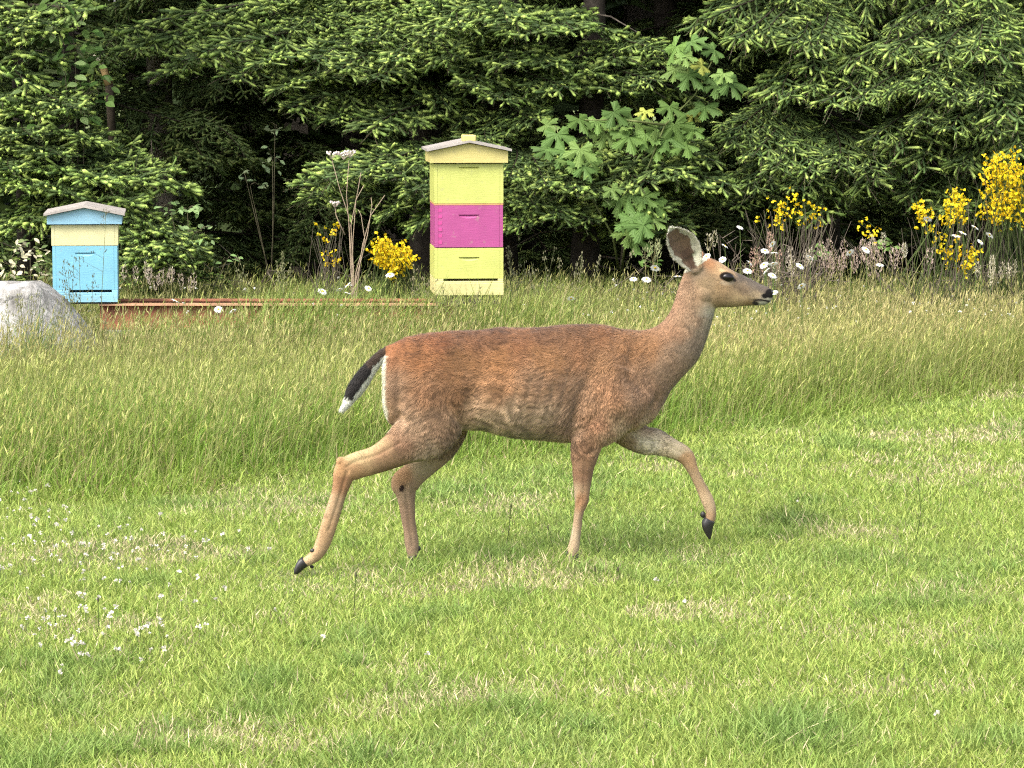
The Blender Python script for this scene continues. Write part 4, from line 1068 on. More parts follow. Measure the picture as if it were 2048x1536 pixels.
# dark thin plantain stalks standing in the mown lawn
for (x0, y0, x1, y1, xm, lab) in [(1830, 1092, 1836, 958, 1842, 'long dark bent stalk standing alone in the lawn right of the deer'), (1905, 918, 1906, 850, 1907, 'thin dark stalk with a knob near the long grass edge'), (1645, 930, 1640, 868, 1653, 'thin wavy dark stalk ahead of the raised hoof'), (1010, 1105, 1022, 1012, 1018, 'dark stalk under the belly between the standing legs'), (1120, 1130, 1096, 1055, 1105, 'slanting stalk just left of the front hoof'), (1197, 1180, 1190, 1138, 1193, 'short dark stalk below the front hoof'), (1242, 1180, 1236, 1138, 1241, 'short dark stalk right of the one below the front hoof'), (708, 1245, 712, 1150, 709, 'upright stalk below the lifted hind hoof'), (190, 1300, 196, 1200, 197, 'dark stalk among the clover heads')]:
    Y = 11700 / (y0 - 141.0)
    B = pix(x0, y0, Y); B[2] = 0
    P = np.array([pix(x0, y0, Y), pix(xm, (y0 + y1) / 2, Y), pix(x1, y1, Y)]) - B; P[0, 2] = -.01
    t = empty('plantain', B, lab, 'plant', 'dark stalks in the lawn')
    mb = MB(); mb.tube(P, [.0018, .0016, .0014], 4, col=(.05, .07, .02)); link('stalk', mb.mesh('stalk'), M_STALK, t)
    mb = MB(); mb.ball(P[-1], (.003, .003, .010), 6, 4, col=(.05, .045, .03)); link('flower_head', mb.mesh('flower_head'), M_STALK, t)

# ------------------------------------------------------------------ the deer
PXM = FPX / 11.95
def yb(x):                       # distance of the deer's mid plane along its length (it heads slightly away)
    return 11.70 + (np.asarray(x, float) - 850) * .0006
def dpt(x, y, d):
    """photo trace position plus depth d (px of the photo, + away) -> world"""
    p_ = pix(x, y, yb(x)); p_[..., 1] += np.asarray(d) / PXM
    return p_

dm_ = MB()
NR = 28
def ring(c, hv, d, hw, kt=0.0, ex=2.0):
    ph = np.arange(NR) * 2 * np.pi / NR
    co, si = np.cos(ph), np.sin(ph)
    ce = np.sign(co) * np.abs(co) ** (2 / ex); se = np.sign(si) * np.abs(si) ** (2 / ex)
    x = c[0] + hv[0] * ce; y = c[1] + hv[1] * ce
    dd = d + hw * se * (1 - kt * co)
    return dpt(x, y, dd)
def loft(rings):
    m_ = len(rings); V = np.concatenate(rings)
    q = [(i * NR + k, i * NR + (k + 1) % NR, (i + 1) * NR + (k + 1) % NR, (i + 1) * NR + k) for i in range(m_ - 1) for k in range(NR)]
    c0, c1 = rings[0].mean(0), rings[-1].mean(0)
    V = np.concatenate([V, [c0, c1]]); a, b_ = m_ * NR, m_ * NR + 1
    t = [(a, (k + 1) % NR, k) for k in range(NR)] + [(b_, (m_ - 1) * NR + k, (m_ - 1) * NR + (k + 1) % NR) for k in range(NR)]
    V = V.copy()
    dm_.add(V, tris=np.array(t), quads=np.array(q))
def spline(A, n_):
    """Catmull-Rom resample of rows"""
    A = np.asarray(A, float); k = len(A); out_ = []
    for u_ in np.linspace(0, k - 1, n_):
        i = min(int(u_), k - 2); f = u_ - i
        p0, p1, p2, p3 = A[max(i - 1, 0)], A[i], A[i + 1], A[min(i + 2, k - 1)]
        out_.append(.5 * ((2 * p1) + (-p0 + p2) * f + (2 * p0 - 5 * p1 + 4 * p2 - p3) * f ** 2 + (-p0 + 3 * p1 - 3 * p2 + p3) * f ** 3))
    return np.array(out_)
# trunk of the body: x, top, bottom, half depth, top-narrowing
torso = [(767, 722, 812, 22, 0), (774, 704, 834, 40, .05), (788, 686, 850, 54, .10), (818, 674, 860, 64, .14), (858, 667, 863, 69, .16), (900, 663, 864, 72, .18), (937, 662, 862, 75, .20), (965, 660, 861, 78, .20), (1000, 656, 869, 81, .20), (1044, 657, 877, 83, .18), (1088, 655, 880, 81, .18), (1121, 651, 883, 78, .20), (1165, 649, 884, 72, .25), (1209, 650, 878, 64, .30), (1242, 658, 867, 58, .30), (1275, 660, 857, 52, .22), (1297, 664, 845, 46, .12), (1316, 680, 826, 36, 0), (1327, 712, 800, 20, 0)]
loft([ring((r_[0], (r_[1] + r_[2]) / 2), (0, -(r_[2] - r_[1]) / 2), 0, r_[3], r_[4], 2.15) for r_ in spline(torso, 60)])
neck = [(1262, 665, 1318, 822, 46), (1285, 661, 1330, 803, 44), (1308, 655, 1343, 779, 41), (1326, 643, 1370, 748, 37), (1341, 622, 1396, 719, 33), (1350, 600, 1411, 684, 31), (1357, 578, 1421, 651, 30), (1364, 556, 1429, 625, 28), (1374, 536, 1436, 602, 24)]
loft([ring(((a + c_) / 2, (b_ + d_) / 2), ((a - c_) / 2, (b_ - d_) / 2), 0, e_, .12, 2.0) for a, b_, c_, d_, e_ in spline(neck, 40)])
head = [(1380, 545, 590, 14, 0), (1390, 526, 610, 22, 0), (1403, 517, 618, 26, .0), (1420, 516, 619, 28, .0), (1437, 523, 615, 29.5, .02), (1453, 533, 614.5, 29, .08), (1467, 542, 614, 26, .12), (1485, 550, 612.5, 21.5, .15), (1503, 558.5, 611, 18, .12), (1518, 567, 611, 16, .05), (1531, 572.5, 609.5, 14.5, .0), (1539, 576, 604, 13, 0), (1545, 581, 598, 10, 0)]
loft([ring((r_[0], (r_[1] + r_[2]) / 2), (0, -(r_[2] - r_[1]) / 2), 0, r_[3], r_[4], 2.25) for r_ in spline(head, 44)])
def limb(A, n_):
    A = spline(A, n_); A[:, 2] -= 1.3 * (A[:, 2] < 24); A[:, 4] -= 1.0 * (A[:, 4] < 18)
    T_ = np.gradient(A[:, :2], axis=0); T_ /= np.linalg.norm(T_, axis=1)[:, None]
    rings = []
    for r_, t_ in zip(A, T_):
        rings.append(ring((r_[0], r_[1]), (t_[1] * r_[2], -t_[0] * r_[2]), r_[3], r_[4], 0, 2.0))
    loft(rings)
nh = [(872, 745, 66, -26, 40), (866, 800, 80, -33, 42), (852, 852, 64, -38, 37), (803, 888, 39, -41, 27), (757, 913, 28, -42, 20), (718, 925, 26.5, -42, 16), (694, 938, 25, -42, 15), (685, 964, 19, -42, 14), (679, 985, 16.5, -42, 13), (668, 1020, 17, -42, 12), (656, 1058, 17, -42, 12), (647, 1083, 16, -42, 13), (636, 1102, 14, -42, 14), (619, 1115, 11.5, -42, 13), (608, 1122, 9, -42, 11)]
fh = [(884, 780, 66, 27, 38), (892, 842, 52, 34, 34), (874, 894, 40, 38, 26), (848, 929, 30, 40, 21), (824, 955, 26, 40, 17), (809, 973, 29, 40, 16), (811, 999, 20, 40, 14), (815, 1040, 15.5, 40, 12), (819, 1066, 14.5, 40, 12), (822, 1090, 15.5, 40, 13), (824, 1110, 13, 40, 14), (826, 1122, 11, 40, 13)]
nf = [(1236, 730, 52, -22, 34), (1228, 785, 66, -30, 38), (1204, 835, 50, -37, 33), (1177, 868, 36, -40, 26), (1169, 900, 28, -41, 21), (1165, 935, 22.5, -41, 18), (1163, 970, 18, -41, 16), (1162, 998, 15, -41, 15), (1157, 1020, 10.5, -41, 11.5), (1153, 1050, 10.5, -41, 10.5), (1149, 1076, 11.5, -41, 11.5), (1145, 1096, 13, -41, 13.5), (1144, 1110, 11.5, -41, 12.5)]
ff = [(1226, 790, 56, 24, 34), (1240, 842, 42, 34, 28), (1279, 881, 29, 40, 22), (1315, 889, 26, 40, 19), (1345, 901, 21, 40, 16), (1373, 917, 18.5, 40, 15), (1388, 945, 12.5, 40, 12), (1403, 976, 12, 40, 11.5), (1417, 1005, 14, 40, 13.5), (1424, 1028, 12, 40, 13), (1422, 1046, 11.5, 40, 13)]
for A in (nh, fh, nf, ff):
    limb(A, 64)
tail = [(796, 694, 10, 0, 14), (778, 699, 10, 0, 15), (762, 713, 12, 0, 16), (742, 735, 14.5, 0, 17), (723, 761, 17.5, 0, 18), (708, 783, 16, 0, 16), (696, 803, 10.5, 0, 10), (684, 821, 5, 0, 5)]
limb(tail, 30)
def blob(x, y, d, rx, ry, rz, tilt=0):
    th = np.linspace(0, np.pi, 14); ph = np.linspace(0, 2 * np.pi, NR, endpoint=False)
    rings = []
    for t_ in th[1:-1]:
        u_, v_ = math.cos(t_), math.sin(t_)
        lx = v_ * np.cos(ph) * rx; ly = np.full(NR, -u_ * ry); lz = v_ * np.sin(ph) * rz
        ca, sa = math.cos(tilt), math.sin(tilt)
        rings.append(dpt(x + lx * ca - ly * sa, y + lx * sa + ly * ca, d + lz))
    loft(rings)
blob(685, 918, -42, 10, 10, 10)            # points of the hocks
blob(793, 967, 40, 11, 11, 10)
blob(1405, 588, -12, 24, 22, 19)         # cheeks
blob(1405, 588, 12, 24, 22, 19)
blob(1452, 547, -22, 15, 9, 8, .35)      # brows
blob(1452, 547, 22, 15, 9, 8, .35)
# ears: cupped shells; the near one turned to the camera
def ear(base, tip, w_, d0, d1, cup, face):
    """closed shell; base/tip in photo px, w_ half width px, d0/d1 depth at base and tip, cup: dish depth px, face: +1 dish opens to the camera"""
    nu, nv = 22, 15
    base = np.array(base, float); tip = np.array(tip, float); ax = tip - base; n_ = np.array([-ax[1], ax[0]]) / np.linalg.norm(ax)
    us = np.linspace(0, 1, nu); vs = np.linspace(-1, 1, nv)
    prof = np.interp(us, [0, .10, .25, .45, .65, .82, .93, 1], [.34, .50, .78, .98, .94, .66, .36, .06])
    out_ = []
    for side in (0, 1):
        G = []
        for u_, pr in zip(us, prof):
            c_ = base + ax * u_ + n_ * (3 * math.sin(u_ * 3.1))
            for v in vs:
                xy = c_ + n_ * v * w_ * pr
                dz = cup * pr * (1 - v * v) * (1.25 if u_ < .3 else 1)
                d_ = d0 + (d1 - d0) * u_ + face * dz - face * cup * .5
                off = (3.4 if side else -3.4) * face * (1 - .45 * abs(v))
                G.append((xy[0], xy[1], d_ + off))
        out_.append(np.array(G))
    V = np.concatenate(out_); N = nu * nv
    q = []
    for i in range(nu - 1):
        for j in range(nv - 1):
            a = i * nv + j
            q.append((a, a + 1, a + nv + 1, a + nv)); q.append((N + a, N + a + nv, N + a + nv + 1, N + a + 1))
    for i in range(nu - 1):
        for j in (0, nv - 1):
            a = i * nv + j; f_ = (a, a + nv, N + a + nv, N + a); q.append(f_ if j == 0 else f_[::-1])
    for j in range(nv - 1):
        for i in (0, nu - 1):
            a = i * nv + j; f_ = (a, N + a, N + a + 1, a + 1); q.append(f_ if i == 0 else f_[::-1])
    dm_.add(dpt(V[:, 0], V[:, 1], V[:, 2]), quads=np.array(q))
ear((1394, 541), (1337, 452), 32, -20, -46, 15, 1)
ear((1392, 536), (1378, 500), 26, 22, 105, 14, -1)
blob(1394, 538, -16, 13, 12, 10, .3)
blob(1394, 536, 18, 12, 11, 10, .3)

# fuse everything into one skin
raw = dm_.mesh('raw')
tmp = bpy.data.objects.new('raw', raw); C.objects.link(tmp)
rm = tmp.modifiers.new('fuse', 'REMESH'); rm.mode = 'VOXEL'; rm.voxel_size = .0036; rm.adaptivity = 0
dg = bpy.context.evaluated_depsgraph_get()
ev = tmp.evaluated_get(dg); me_ = ev.to_mesh()
nv_ = len(me_.vertices); V = np.empty(nv_ * 3, np.float32); me_.vertices.foreach_get('co', V); V = V.reshape(-1, 3).astype(float)
ne_ = len(me_.edges); E = np.empty(ne_ * 2, np.int32); me_.edges.foreach_get('vertices', E); E = E.reshape(-1, 2)
nl_ = len(me_.loops); LI = np.empty(nl_, np.int32); me_.loops.foreach_get('vertex_index', LI)
npoly = len(me_.polygons); LS = np.empty(npoly, np.int32); me_.polygons.foreach_get('loop_start', LS)
LT = np.diff(np.append(LS, nl_))
quads_ = LI[LS[LT == 4][:, None] + np.arange(4)]; tris_ = LI[LS[LT == 3][:, None] + np.arange(3)] if (LT == 3).any() else None
ev.to_mesh_clear(); bpy.data.objects.remove(tmp); bpy.data.meshes.remove(raw)

def to_px(V):
    """world -> photo trace px and depth px"""
    z = V[:, 2] - CAMH
    fwd = V[:, 1] * CT - z * ST; up = V[:, 1] * ST + z * CT
    return 1024 + FPX * V[:, 0] / fwd, 768 - FPX * up / fwd
deg = np.bincount(E.ravel(), minlength=nv_).astype(float)
def lap(V):
    A = np.zeros_like(V)
    for k in range(3):
        A[:, k] = np.bincount(E[:, 0], V[E[:, 1], k], nv_) + np.bincount(E[:, 1], V[E[:, 0], k], nv_)
    return A / deg[:, None] - V
x_, y_ = to_px(V)
soft = ((x_ > 770) & (x_ < 1350) & (y_ > 640) & (y_ < 930)).astype(float)
for _ in range(8):
    soft = soft + .5 * ((np.bincount(E[:, 0], soft[E[:, 1]], nv_) + np.bincount(E[:, 1], soft[E[:, 0]], nv_)) / deg - soft)
for _ in range(10):
    V = V + .55 * lap(V); V = V - .57 * lap(V)
for _ in range(26):
    V = V + (.5 * soft)[:, None] * lap(V); V = V - (.50 * soft)[:, None] * lap(V)
for _ in range(6):
    V = V + (.5 * soft)[:, None] * lap(V)

def vnormals(V):
    N = np.zeros_like(V)
    fn = np.cross(V[quads_[:, 2]] - V[quads_[:, 0]], V[quads_[:, 3]] - V[quads_[:, 1]])
    for k in range(4):
        for c_ in range(3):
            N[:, c_] += np.bincount(quads_[:, k], fn[:, c_], nv_)
    return unit(N)
N = vnormals(V)
px_, py_ = to_px(V)
dpx = (V[:, 1] - yb(px_)) * PXM

# muscle and fold relief, real displacement
def g2(cx, cy, rx, ry, tilt=0.0):
    ca, sa = math.cos(tilt), math.sin(tilt); X_ = (px_ - cx) * ca + (py_ - cy) * sa; Y_ = -(px_ - cx) * sa + (py_ - cy) * ca
    return np.exp(-(X_ / rx) ** 2 - (Y_ / ry) ** 2)
near = (dpx < 0)
body_only = (py_ < 935) & (px_ > 765) & (px_ < 1345) & ((py_ > 640))
rel = 0.010 * g2(1228, 745, 26, 66, .42) + .010 * g2(1245, 805, 34, 26) - .008 * g2(1165, 790, 13, 60, .35) - .010 * g2(1152, 838, 10, 34, .25) - .006 * g2(1304, 812, 7, 30, .5) + .008 * g2(1290, 800, 16, 28, .3) - .006 * g2(1262, 720, 12, 55, .2)
rel = .75 * rel
rel += -.010 * g2(948, 800, 20, 60, .25) + .008 * g2(860, 760, 45, 55) + .007 * g2(1060, 780, 70, 55) - .005 * g2(940, 735, 26, 22) + .004 * g2(900, 705, 22, 16) - .006 * g2(800, 800, 8, 45)
for k in range(6):
    rel += -.0016 * g2(1010 + 24 * k, 790, 5, 50, .22)
V = V + N * (1.5 * rel * body_only)[:, None]
# grooves between bone and tendon on the lower legs
for A, i0, off_, dep in ((nh, 6, 3, .0032), (nh, 3, -4, .0030), (fh, 5, 3, .0030), (nf, 7, -2, .0022), (ff, 5, -2, .0022), (ff, 2, 4, .0025), (nf, 4, 5, .0020)):
    Q_ = spline(np.array(A)[i0:i0 + (5 if i0 > 4 else 4)], 40); tq = np.gradient(Q_[:, :2], axis=0); tq /= np.linalg.norm(tq, axis=1)[:, None]
    Q2 = Q_[:, :2] + np.column_stack([tq[:, 1], -tq[:, 0]]) * off_
    sel_ = np.nonzero((py_ > 880) & (np.abs(px_ - Q2[:, 0].mean()) < 120) & (np.abs(dpx - Q_[0, 3]) < 40))[0]
    d2 = ((px_[sel_][:, None] - Q2[None, :, 0]) ** 2 + (py_[sel_][:, None] - Q2[None, :, 1]) ** 2).min(1)
    V[sel_] -= N[sel_] * (dep * np.exp(-d2 / 14.0) * (dpx[sel_] < Q_[0, 3]))[:, None]
V = V + N * (((fbm(np.column_stack([px_, py_, dpx]), .045, 3) - .5) * .0045) * soft)[:, None]
N = vnormals(V)

# coat colours as lit, some light and shade included; shaded foreleg lightened
CP = [(800, 685, 150, 90, 54), (880, 680, 146, 86, 52), (953, 672, 126, 80, 54), (1000, 666, 116, 74, 52), (1088, 666, 118, 77, 55), (1165, 660, 120, 80, 57), (1209, 664, 154, 98, 62),
      (850, 720, 158, 100, 60), (920, 730, 154, 103, 64), (1000, 720, 172, 114, 70), (1050, 695, 154, 97, 62), (1100, 720, 172, 117, 75), (1200, 720, 158, 111, 79), (1260, 700, 158, 106, 68), (1300, 690, 158, 108, 74), (1160, 700, 160, 105, 70),
      (800, 780, 156, 118, 92), (850, 790, 162, 112, 77), (920, 790, 150, 101, 62), (1000, 770, 182, 127, 85), (1080, 770, 172, 128, 96), (1150, 770, 165, 123, 93), (1220, 790, 172, 120, 84), (1290, 780, 158, 117, 90), (1330, 740, 158, 124, 99),
      (820, 840, 164, 130, 104), (880, 850, 164, 124, 96), (950, 830, 166, 132, 104), (1020, 840, 190, 158, 130), (1090, 840, 188, 156, 128), (1130, 860, 146, 114, 92), (1050, 874, 165, 140, 115), (970, 857, 172, 146, 118), (1200, 850, 158, 108, 77), (1270, 840, 150, 110, 84), (1240, 862, 172, 146, 112),
      (1340, 660, 162, 116, 86), (1370, 640, 164, 123, 94), (1390, 680, 148, 125, 108), (1408, 650, 158, 136, 116), (1350, 600, 158, 110, 82), (1385, 590, 164, 128, 100), (1427, 630, 186, 174, 157), (1365, 560, 160, 120, 94), (1423, 645, 172, 158, 140),
      (1398, 545, 158, 132, 110), (1420, 522, 186, 128, 86), (1445, 533, 204, 162, 120), (1465, 543, 196, 156, 120), (1420, 570, 168, 137, 106), (1450, 580, 174, 138, 102), (1480, 552, 112, 97, 90), (1505, 565, 126, 110, 102), (1490, 580, 152, 124, 101), (1520, 574, 108, 94, 90), (1480, 598, 194, 158, 118), (1440, 605, 168, 135, 100), (1500, 605, 164, 128, 88), (1528, 608, 200, 194, 184), (1515, 590, 192, 162, 132), (1530, 580, 100, 86, 82), (1535, 598, 200, 188, 175),
      (760, 905, 166, 124, 93), (700, 932, 184, 138, 97), (682, 962, 160, 112, 77), (665, 1010, 190, 154, 120), (655, 1060, 190, 149, 110), (635, 1105, 194, 154, 115), (612, 1118, 205, 170, 130), (800, 880, 158, 115, 88), (700, 905, 204, 176, 130), (672, 930, 190, 140, 95), (740, 893, 200, 168, 122),
      (890, 890, 146, 115, 90), (850, 930, 176, 154, 128), (815, 985, 160, 130, 106), (815, 1040, 162, 128, 105), (822, 1100, 166, 134, 110), (870, 905, 182, 152, 124), (800, 950, 150, 112, 80),
      (1168, 890, 150, 107, 77), (1165, 950, 148, 107, 80), (1160, 1000, 170, 119, 82), (1153, 1050, 176, 140, 113), (1145, 1100, 192, 162, 132), (1147, 990, 190, 165, 135), (1142, 1055, 200, 178, 150),
      (1290, 885, 226, 208, 184), (1340, 898, 216, 192, 162), (1375, 915, 194, 149, 108), (1395, 960, 188, 153, 118), (1420, 1010, 208, 173, 138), (1425, 1040, 184, 144, 108), (1250, 872, 160, 130, 100)]
CP = np.array(CP, float)
cl = lin(CP[:, 2:])
_t = (CP[:, 0] > 780) & (CP[:, 0] < 1320)
cl[_t & (CP[:, 1] < 735)] *= np.array([1.12, 1.13, .98])
cl[_t & (CP[:, 1] > 815) & (CP[:, 1] < 870)] *= np.array([1.22, 1.20, 1.20])  # lower flank lightened in colour, standing in for fill light
K = np.zeros((nv_, 3)); W_ = np.zeros(nv_)
wob = (fbm(np.column_stack([px_, py_, dpx]), .03, 8) - .5) * 40
eps_ = np.where((px_ > 1380) & (py_ < 630), 30.0, np.where(py_ < 880, 420.0, 60.0))
wsc = np.where((px_ > 1380) & (py_ < 630), .3, 1.0)
for (cx, cy), c_ in zip(CP[:, :2], cl):
    w2 = 1 / (((px_ + wob * wsc - cx) ** 2 + (py_ + wob * .7 * wsc - cy) ** 2) + eps_) ** 1.8
    K += w2[:, None] * c_; W_ += w2
K /= W_[:, None]
# belly and inner legs are paler on the underside
under = ss(-N[:, 2], .55, .95) * (py_ > 820) * (px_ > 930) * (px_ < 1150)
K = K * (1 - .5 * under[:, None]) + lin((205, 185, 160)) * .5 * under[:, None]
# pale rump edge
rump = ss(-N[:, 0], .62, .9) * (px_ < 800) * (py_ > 712) * (py_ < 862) * (px_ > 752)
K = K * (1 - rump[:, None]) + lin((228, 222, 205)) * rump[:, None]
# tail
tA = spline(tail, 60); dd = ((px_[:, None] - tA[None, :, 0]) ** 2 + (py_[:, None] - tA[None, :, 1]) ** 2) if False else None
is_t = (px_ < 790) & (py_ < 840) & (py_ > 680)
ii = np.nonzero(is_t)[0]
dist = (px_[ii][:, None] - tA[None, :, 0]) ** 2 + (py_[ii][:, None] - tA[None, :, 1]) ** 2
j = dist.argmin(1); u_ = j / 59.0
tt = np.gradient(tA[:, :2], axis=0); tt /= np.linalg.norm(tt, axis=1)[:, None]
off = (px_[ii] - tA[j, 0]) * (-tt[j, 1]) + (py_[ii] - tA[j, 1]) * tt[j, 0]      # + : lower edge
on = np.sqrt(dist.min(1)) < tA[j, 2] * 1.35 + 2
on &= px_[ii] < 772 - 0 * off
lowside = np.where(tt[j, 0] < 0, -off, off)
wn = (fbm(np.column_stack([px_[ii], py_[ii], dpx[ii]]), .12, 4) - .5) * 8
black = lin((34, 28, 28)); brown = lin((70, 52, 42)); white = lin((232, 230, 226))
tc_ = np.where((u_ < .42)[:, None], brown, black)
wh = (lowside + wn > tA[j, 2] * .30) | (u_ + wn * .004 > .80)
tc_ = np.where(wh[:, None], white, tc_)
K[ii[on]] = tc_[on]
# face: nose pad, lips, eye rim, ear lining
def paint(mask, c_):
    global K
    mask = np.clip(mask, 0, 1)[:, None]; K = K * (1 - mask) + lin(c_) * mask
hd = (px_ > 1385) & (py_ > 500) & (py_ < 625)
paint(ss(g2(1540, 587, 10, 10), .30, .5) * hd, (30, 26, 28))
paint(ss(g2(1530, 592, 9, 7), .45, .7) * hd, (30, 26, 28))
lipy = np.interp(px_, [1495, 1508, 1523, 1540], [596, 599, 600, 603])
paint(ss(-np.abs(py_ - lipy), -3.0, -1.2) * hd * (px_ > 1496) * (px_ < 1540), (38, 30, 30))
paint(ss(g2(1512, 606, 9, 5.5, .25), .45, .7) * hd, (52, 42, 38))
paint(.6 * ss(g2(1455, 565, 17, 7), .35, .7) * hd, (190, 166, 144))
paint(.8 * ss(g2(1447, 541, 13, 5, .35), .35, .8) * hd, (206, 166, 126))
paint(ss(g2(1453, 553, 19, 12.5, .1), .50, .66) * hd, (44, 34, 32))
paint(ss(g2(1469, 560, 6, 4, .9), .4, .7) * hd, (50, 40, 38))
paint(.8 * ss(g2(1496, 556, 36, 7.5, .42), .25, .8) * hd, (102, 88, 82))
paint(.55 * ss(g2(1482, 578, 20, 5, .35), .3, .8) * hd, (128, 102, 84))
paint(.6 * ss(g2(1490, 596, 26, 5, .05), .3, .8) * hd, (206, 172, 132))
earm = (((px_ - 1366) * .54 + (py_ - 497) * .84) < 45) & (px_ < 1399) & (py_ < 545) & (px_ > 1325) & (dpx < 20)
ea = np.array([1394., 541]); et = np.array([1337., 452]); ax = (et - ea); La = np.linalg.norm(ax); ax /= La; nx_ = np.array([-ax[1], ax[0]])
eu = ((px_ - ea[0]) * ax[0] + (py_ - ea[1]) * ax[1]) / La; evv = (px_ - ea[0]) * nx_[0] + (py_ - ea[1]) * nx_[1]
pr = np.interp(eu, [0, .10, .25, .45, .65, .82, .93, 1], [.34, .50, .78, .98, .94, .66, .36, .06]) * 32
rimf = np.abs(evv) / np.maximum(pr, 3)
isear = (eu > .06) & (eu < 1.06) & (np.abs(evv) < 40) & (dpx < 5) & (py_ < 545)
wn = (fbm(np.column_stack([px_, py_, dpx]), .10, 14) - .5)
inner = isear & (N[:, 1] < .25)
ec = np.where((rimf + wn * .5 < .62)[:, None], lin((128, 98, 80)), lin((205, 196, 182)))
ec = np.where(((rimf < .35) & (eu < .45))[:, None], lin((104, 76, 62)), ec)
ec = np.where(((eu < .3) & (np.where(evv > 0, rimf, 0) > .35))[:, None], lin((224, 216, 200)), ec)
ec = np.where((eu > .88)[:, None], lin((225, 220, 210)), ec)
K = np.where(inner[:, None], ec, K)
K = np.where((isear & ~inner)[:, None], lin((150, 120, 98)), K)
# dark gland on the inner hock, rings over the hooves
paint(ss(g2(803, 976, 6, 9, .5), .4, .6) * (dpx > 10), (40, 22, 16))
paint(.5 * ss(g2(652, 1033, 5, 4), .4, .7) * (px_ < 700), (110, 78, 55))
ALB = .63
Kg = K.mean(1, keepdims=True); K = (Kg + (K - Kg) * .84) * np.array([1.02, 1.05, .94])
body_col = K * ALB
org = np.array([float(dpt(1000, 1120, 0)[0]), 11.9, 0.0])
bm_ = mesh_np('deer', V - org, [quads_] + ([tris_] if tris_ is not None else []), body_col, True)
deer = link('deer', bm_, M_COAT, None, label='brown doe with black and white tail trotting across the lawn', category='deer')
deer.location = org

# fur: fine tapered hairs combed along the body
tri = np.concatenate([quads_[:, [0, 1, 2]], quads_[:, [0, 2, 3]]])
A_ = np.linalg.norm(np.cross(V[tri[:, 1]] - V[tri[:, 0]], V[tri[:, 2]] - V[tri[:, 0]]), axis=1)
rf = np.random.default_rng(31)
wgt = A_ * np.where(N[tri[:, 0], 1] > .5, .35, 1.0)
NF = 260000
ti = rf.choice(len(tri), NF, p=wgt / wgt.sum())
b1, b2 = rf.random(NF), rf.random(NF); fl_ = b1 + b2 > 1; b1[fl_], b2[fl_] = 1 - b1[fl_], 1 - b2[fl_]
bw = np.stack([1 - b1 - b2, b1, b2], -1)
Pf = (V[tri[ti]] * bw[..., None]).sum(1); Nf = unit((N[tri[ti]] * bw[..., None]).sum(1)); Kf = (body_col[tri[ti]] * bw[..., None]).sum(1)
fx, fy = to_px(Pf); fd = (Pf[:, 1] - yb(fx)) * PXM
# combing direction in photo space (x right, y down)
FD = np.array([(1530, 580, -1, -.25), (1480, 570, -1, -.1), (1430, 560, -1, .1), (1400, 590, -.6, .9), (1385, 620, -.35, 1), (1360, 660, -.4, 1), (1330, 720, -.6, .9), (1290, 700, -.9, .4), (1250, 760, -.5, 1), (1220, 830, -.3, 1), (1200, 700, -1, .3), (1100, 680, -1, .05), (1100, 760, -1, .30), (1080, 850, -1, .35), (1000, 690, -1, .05), (980, 780, -1, .45), (950, 850, -.9, .5), (900, 700, -1, .2), (870, 780, -.8, .7), (830, 720, -1, .35), (800, 790, -.9, .55), (840, 850, -.8, .6), (770, 780, -.7, .8), (760, 905, -1, .5), (700, 930, -.8, .7), (670, 1000, -.2, 1), (640, 1090, -.4, 1), (860, 910, -.6, .9), (815, 1000, .1, 1), (820, 1080, .05, 1), (1170, 880, -.1, 1), (1160, 980, -.1, 1), (1150, 1080, -.1, 1), (1290, 885, .9, .4), (1350, 905, .9, .5), (1400, 960, .5, 1), (1425, 1030, 0, 1), (740, 735, -.7, .75), (700, 795, -.6, .85), (1365, 500, -.5, -.8), (1345, 470, -.5, -.8)])
dx_ = np.zeros(NF); dy2 = np.zeros(NF); ws = np.zeros(NF)
for (cx, cy, a, b_) in FD:
    w2 = 1 / ((fx - cx) ** 2 + (fy - cy) ** 2 + 200.0) ** 1.5; nn2 = math.hypot(a, b_)
    dx_ += w2 * a / nn2; dy2 += w2 * b_ / nn2; ws += w2
nzp = np.column_stack([fx, fy, fd])
ang = (fbm(nzp, .05, 12, 2) - .5) * 1.7 + rf.normal(0, .16, NF)
ca, sa = np.cos(ang), np.sin(ang)
D3 = np.column_stack([dx_ * ca - dy2 * sa, np.zeros(NF), -(dx_ * sa + dy2 * ca)])
D3 = D3 - (D3 * Nf).sum(1)[:, None] * Nf; D3 = unit(D3)
torso_f = ss(fx, 770, 830) * (fy > 640) * (fy < 915) * (fx < 1340)
ln = .0055 + .0105 * torso_f * (1 - .35 * ss(fx, 1150, 1330))
tailm = (fx < 768) & (fy < 840) & (fy > 680); ln = np.where(tailm, .017, ln)
rumpm = (fx < 800) & (fy > 712) & (fy < 865) & ~tailm; ln = np.where(rumpm, .015, ln)
headm = (fx > 1390) & (fy < 625); ln = np.where(headm, .0062, ln)
neckm = (fx > 1300) & (fx < 1440) & (fy > 560) & (fy < 800) & ~headm; ln = np.where(neckm, .0125, ln)
earr = (fx < 1399) & (fx > 1325) & (fy < 545); ln = np.where(earr, .0090, ln)
ln *= .7 + .6 * rf.random(NF)
along = fx * 1.0 * (dx_ / ws) + fy * (dy2 / ws); acr = -fx * (dy2 / ws) + fy * (dx_ / ws)
clump = fbm(np.column_stack([along * .27 + 40 * fbm(nzp, .02, 91, 2), acr, fd * .8]), .16, 19, 2)
lift = .20 + .55 * (clump - .4) * torso_f + .10 * rf.random(NF)
lift = np.where(headm, .20, lift); lift = np.where(neckm, .22 + .15 * (clump - .4), lift); lift = np.where(rumpm | tailm, .32, lift)
hdir = unit(D3 * np.cos(lift)[:, None] + Nf * np.sin(lift)[:, None])
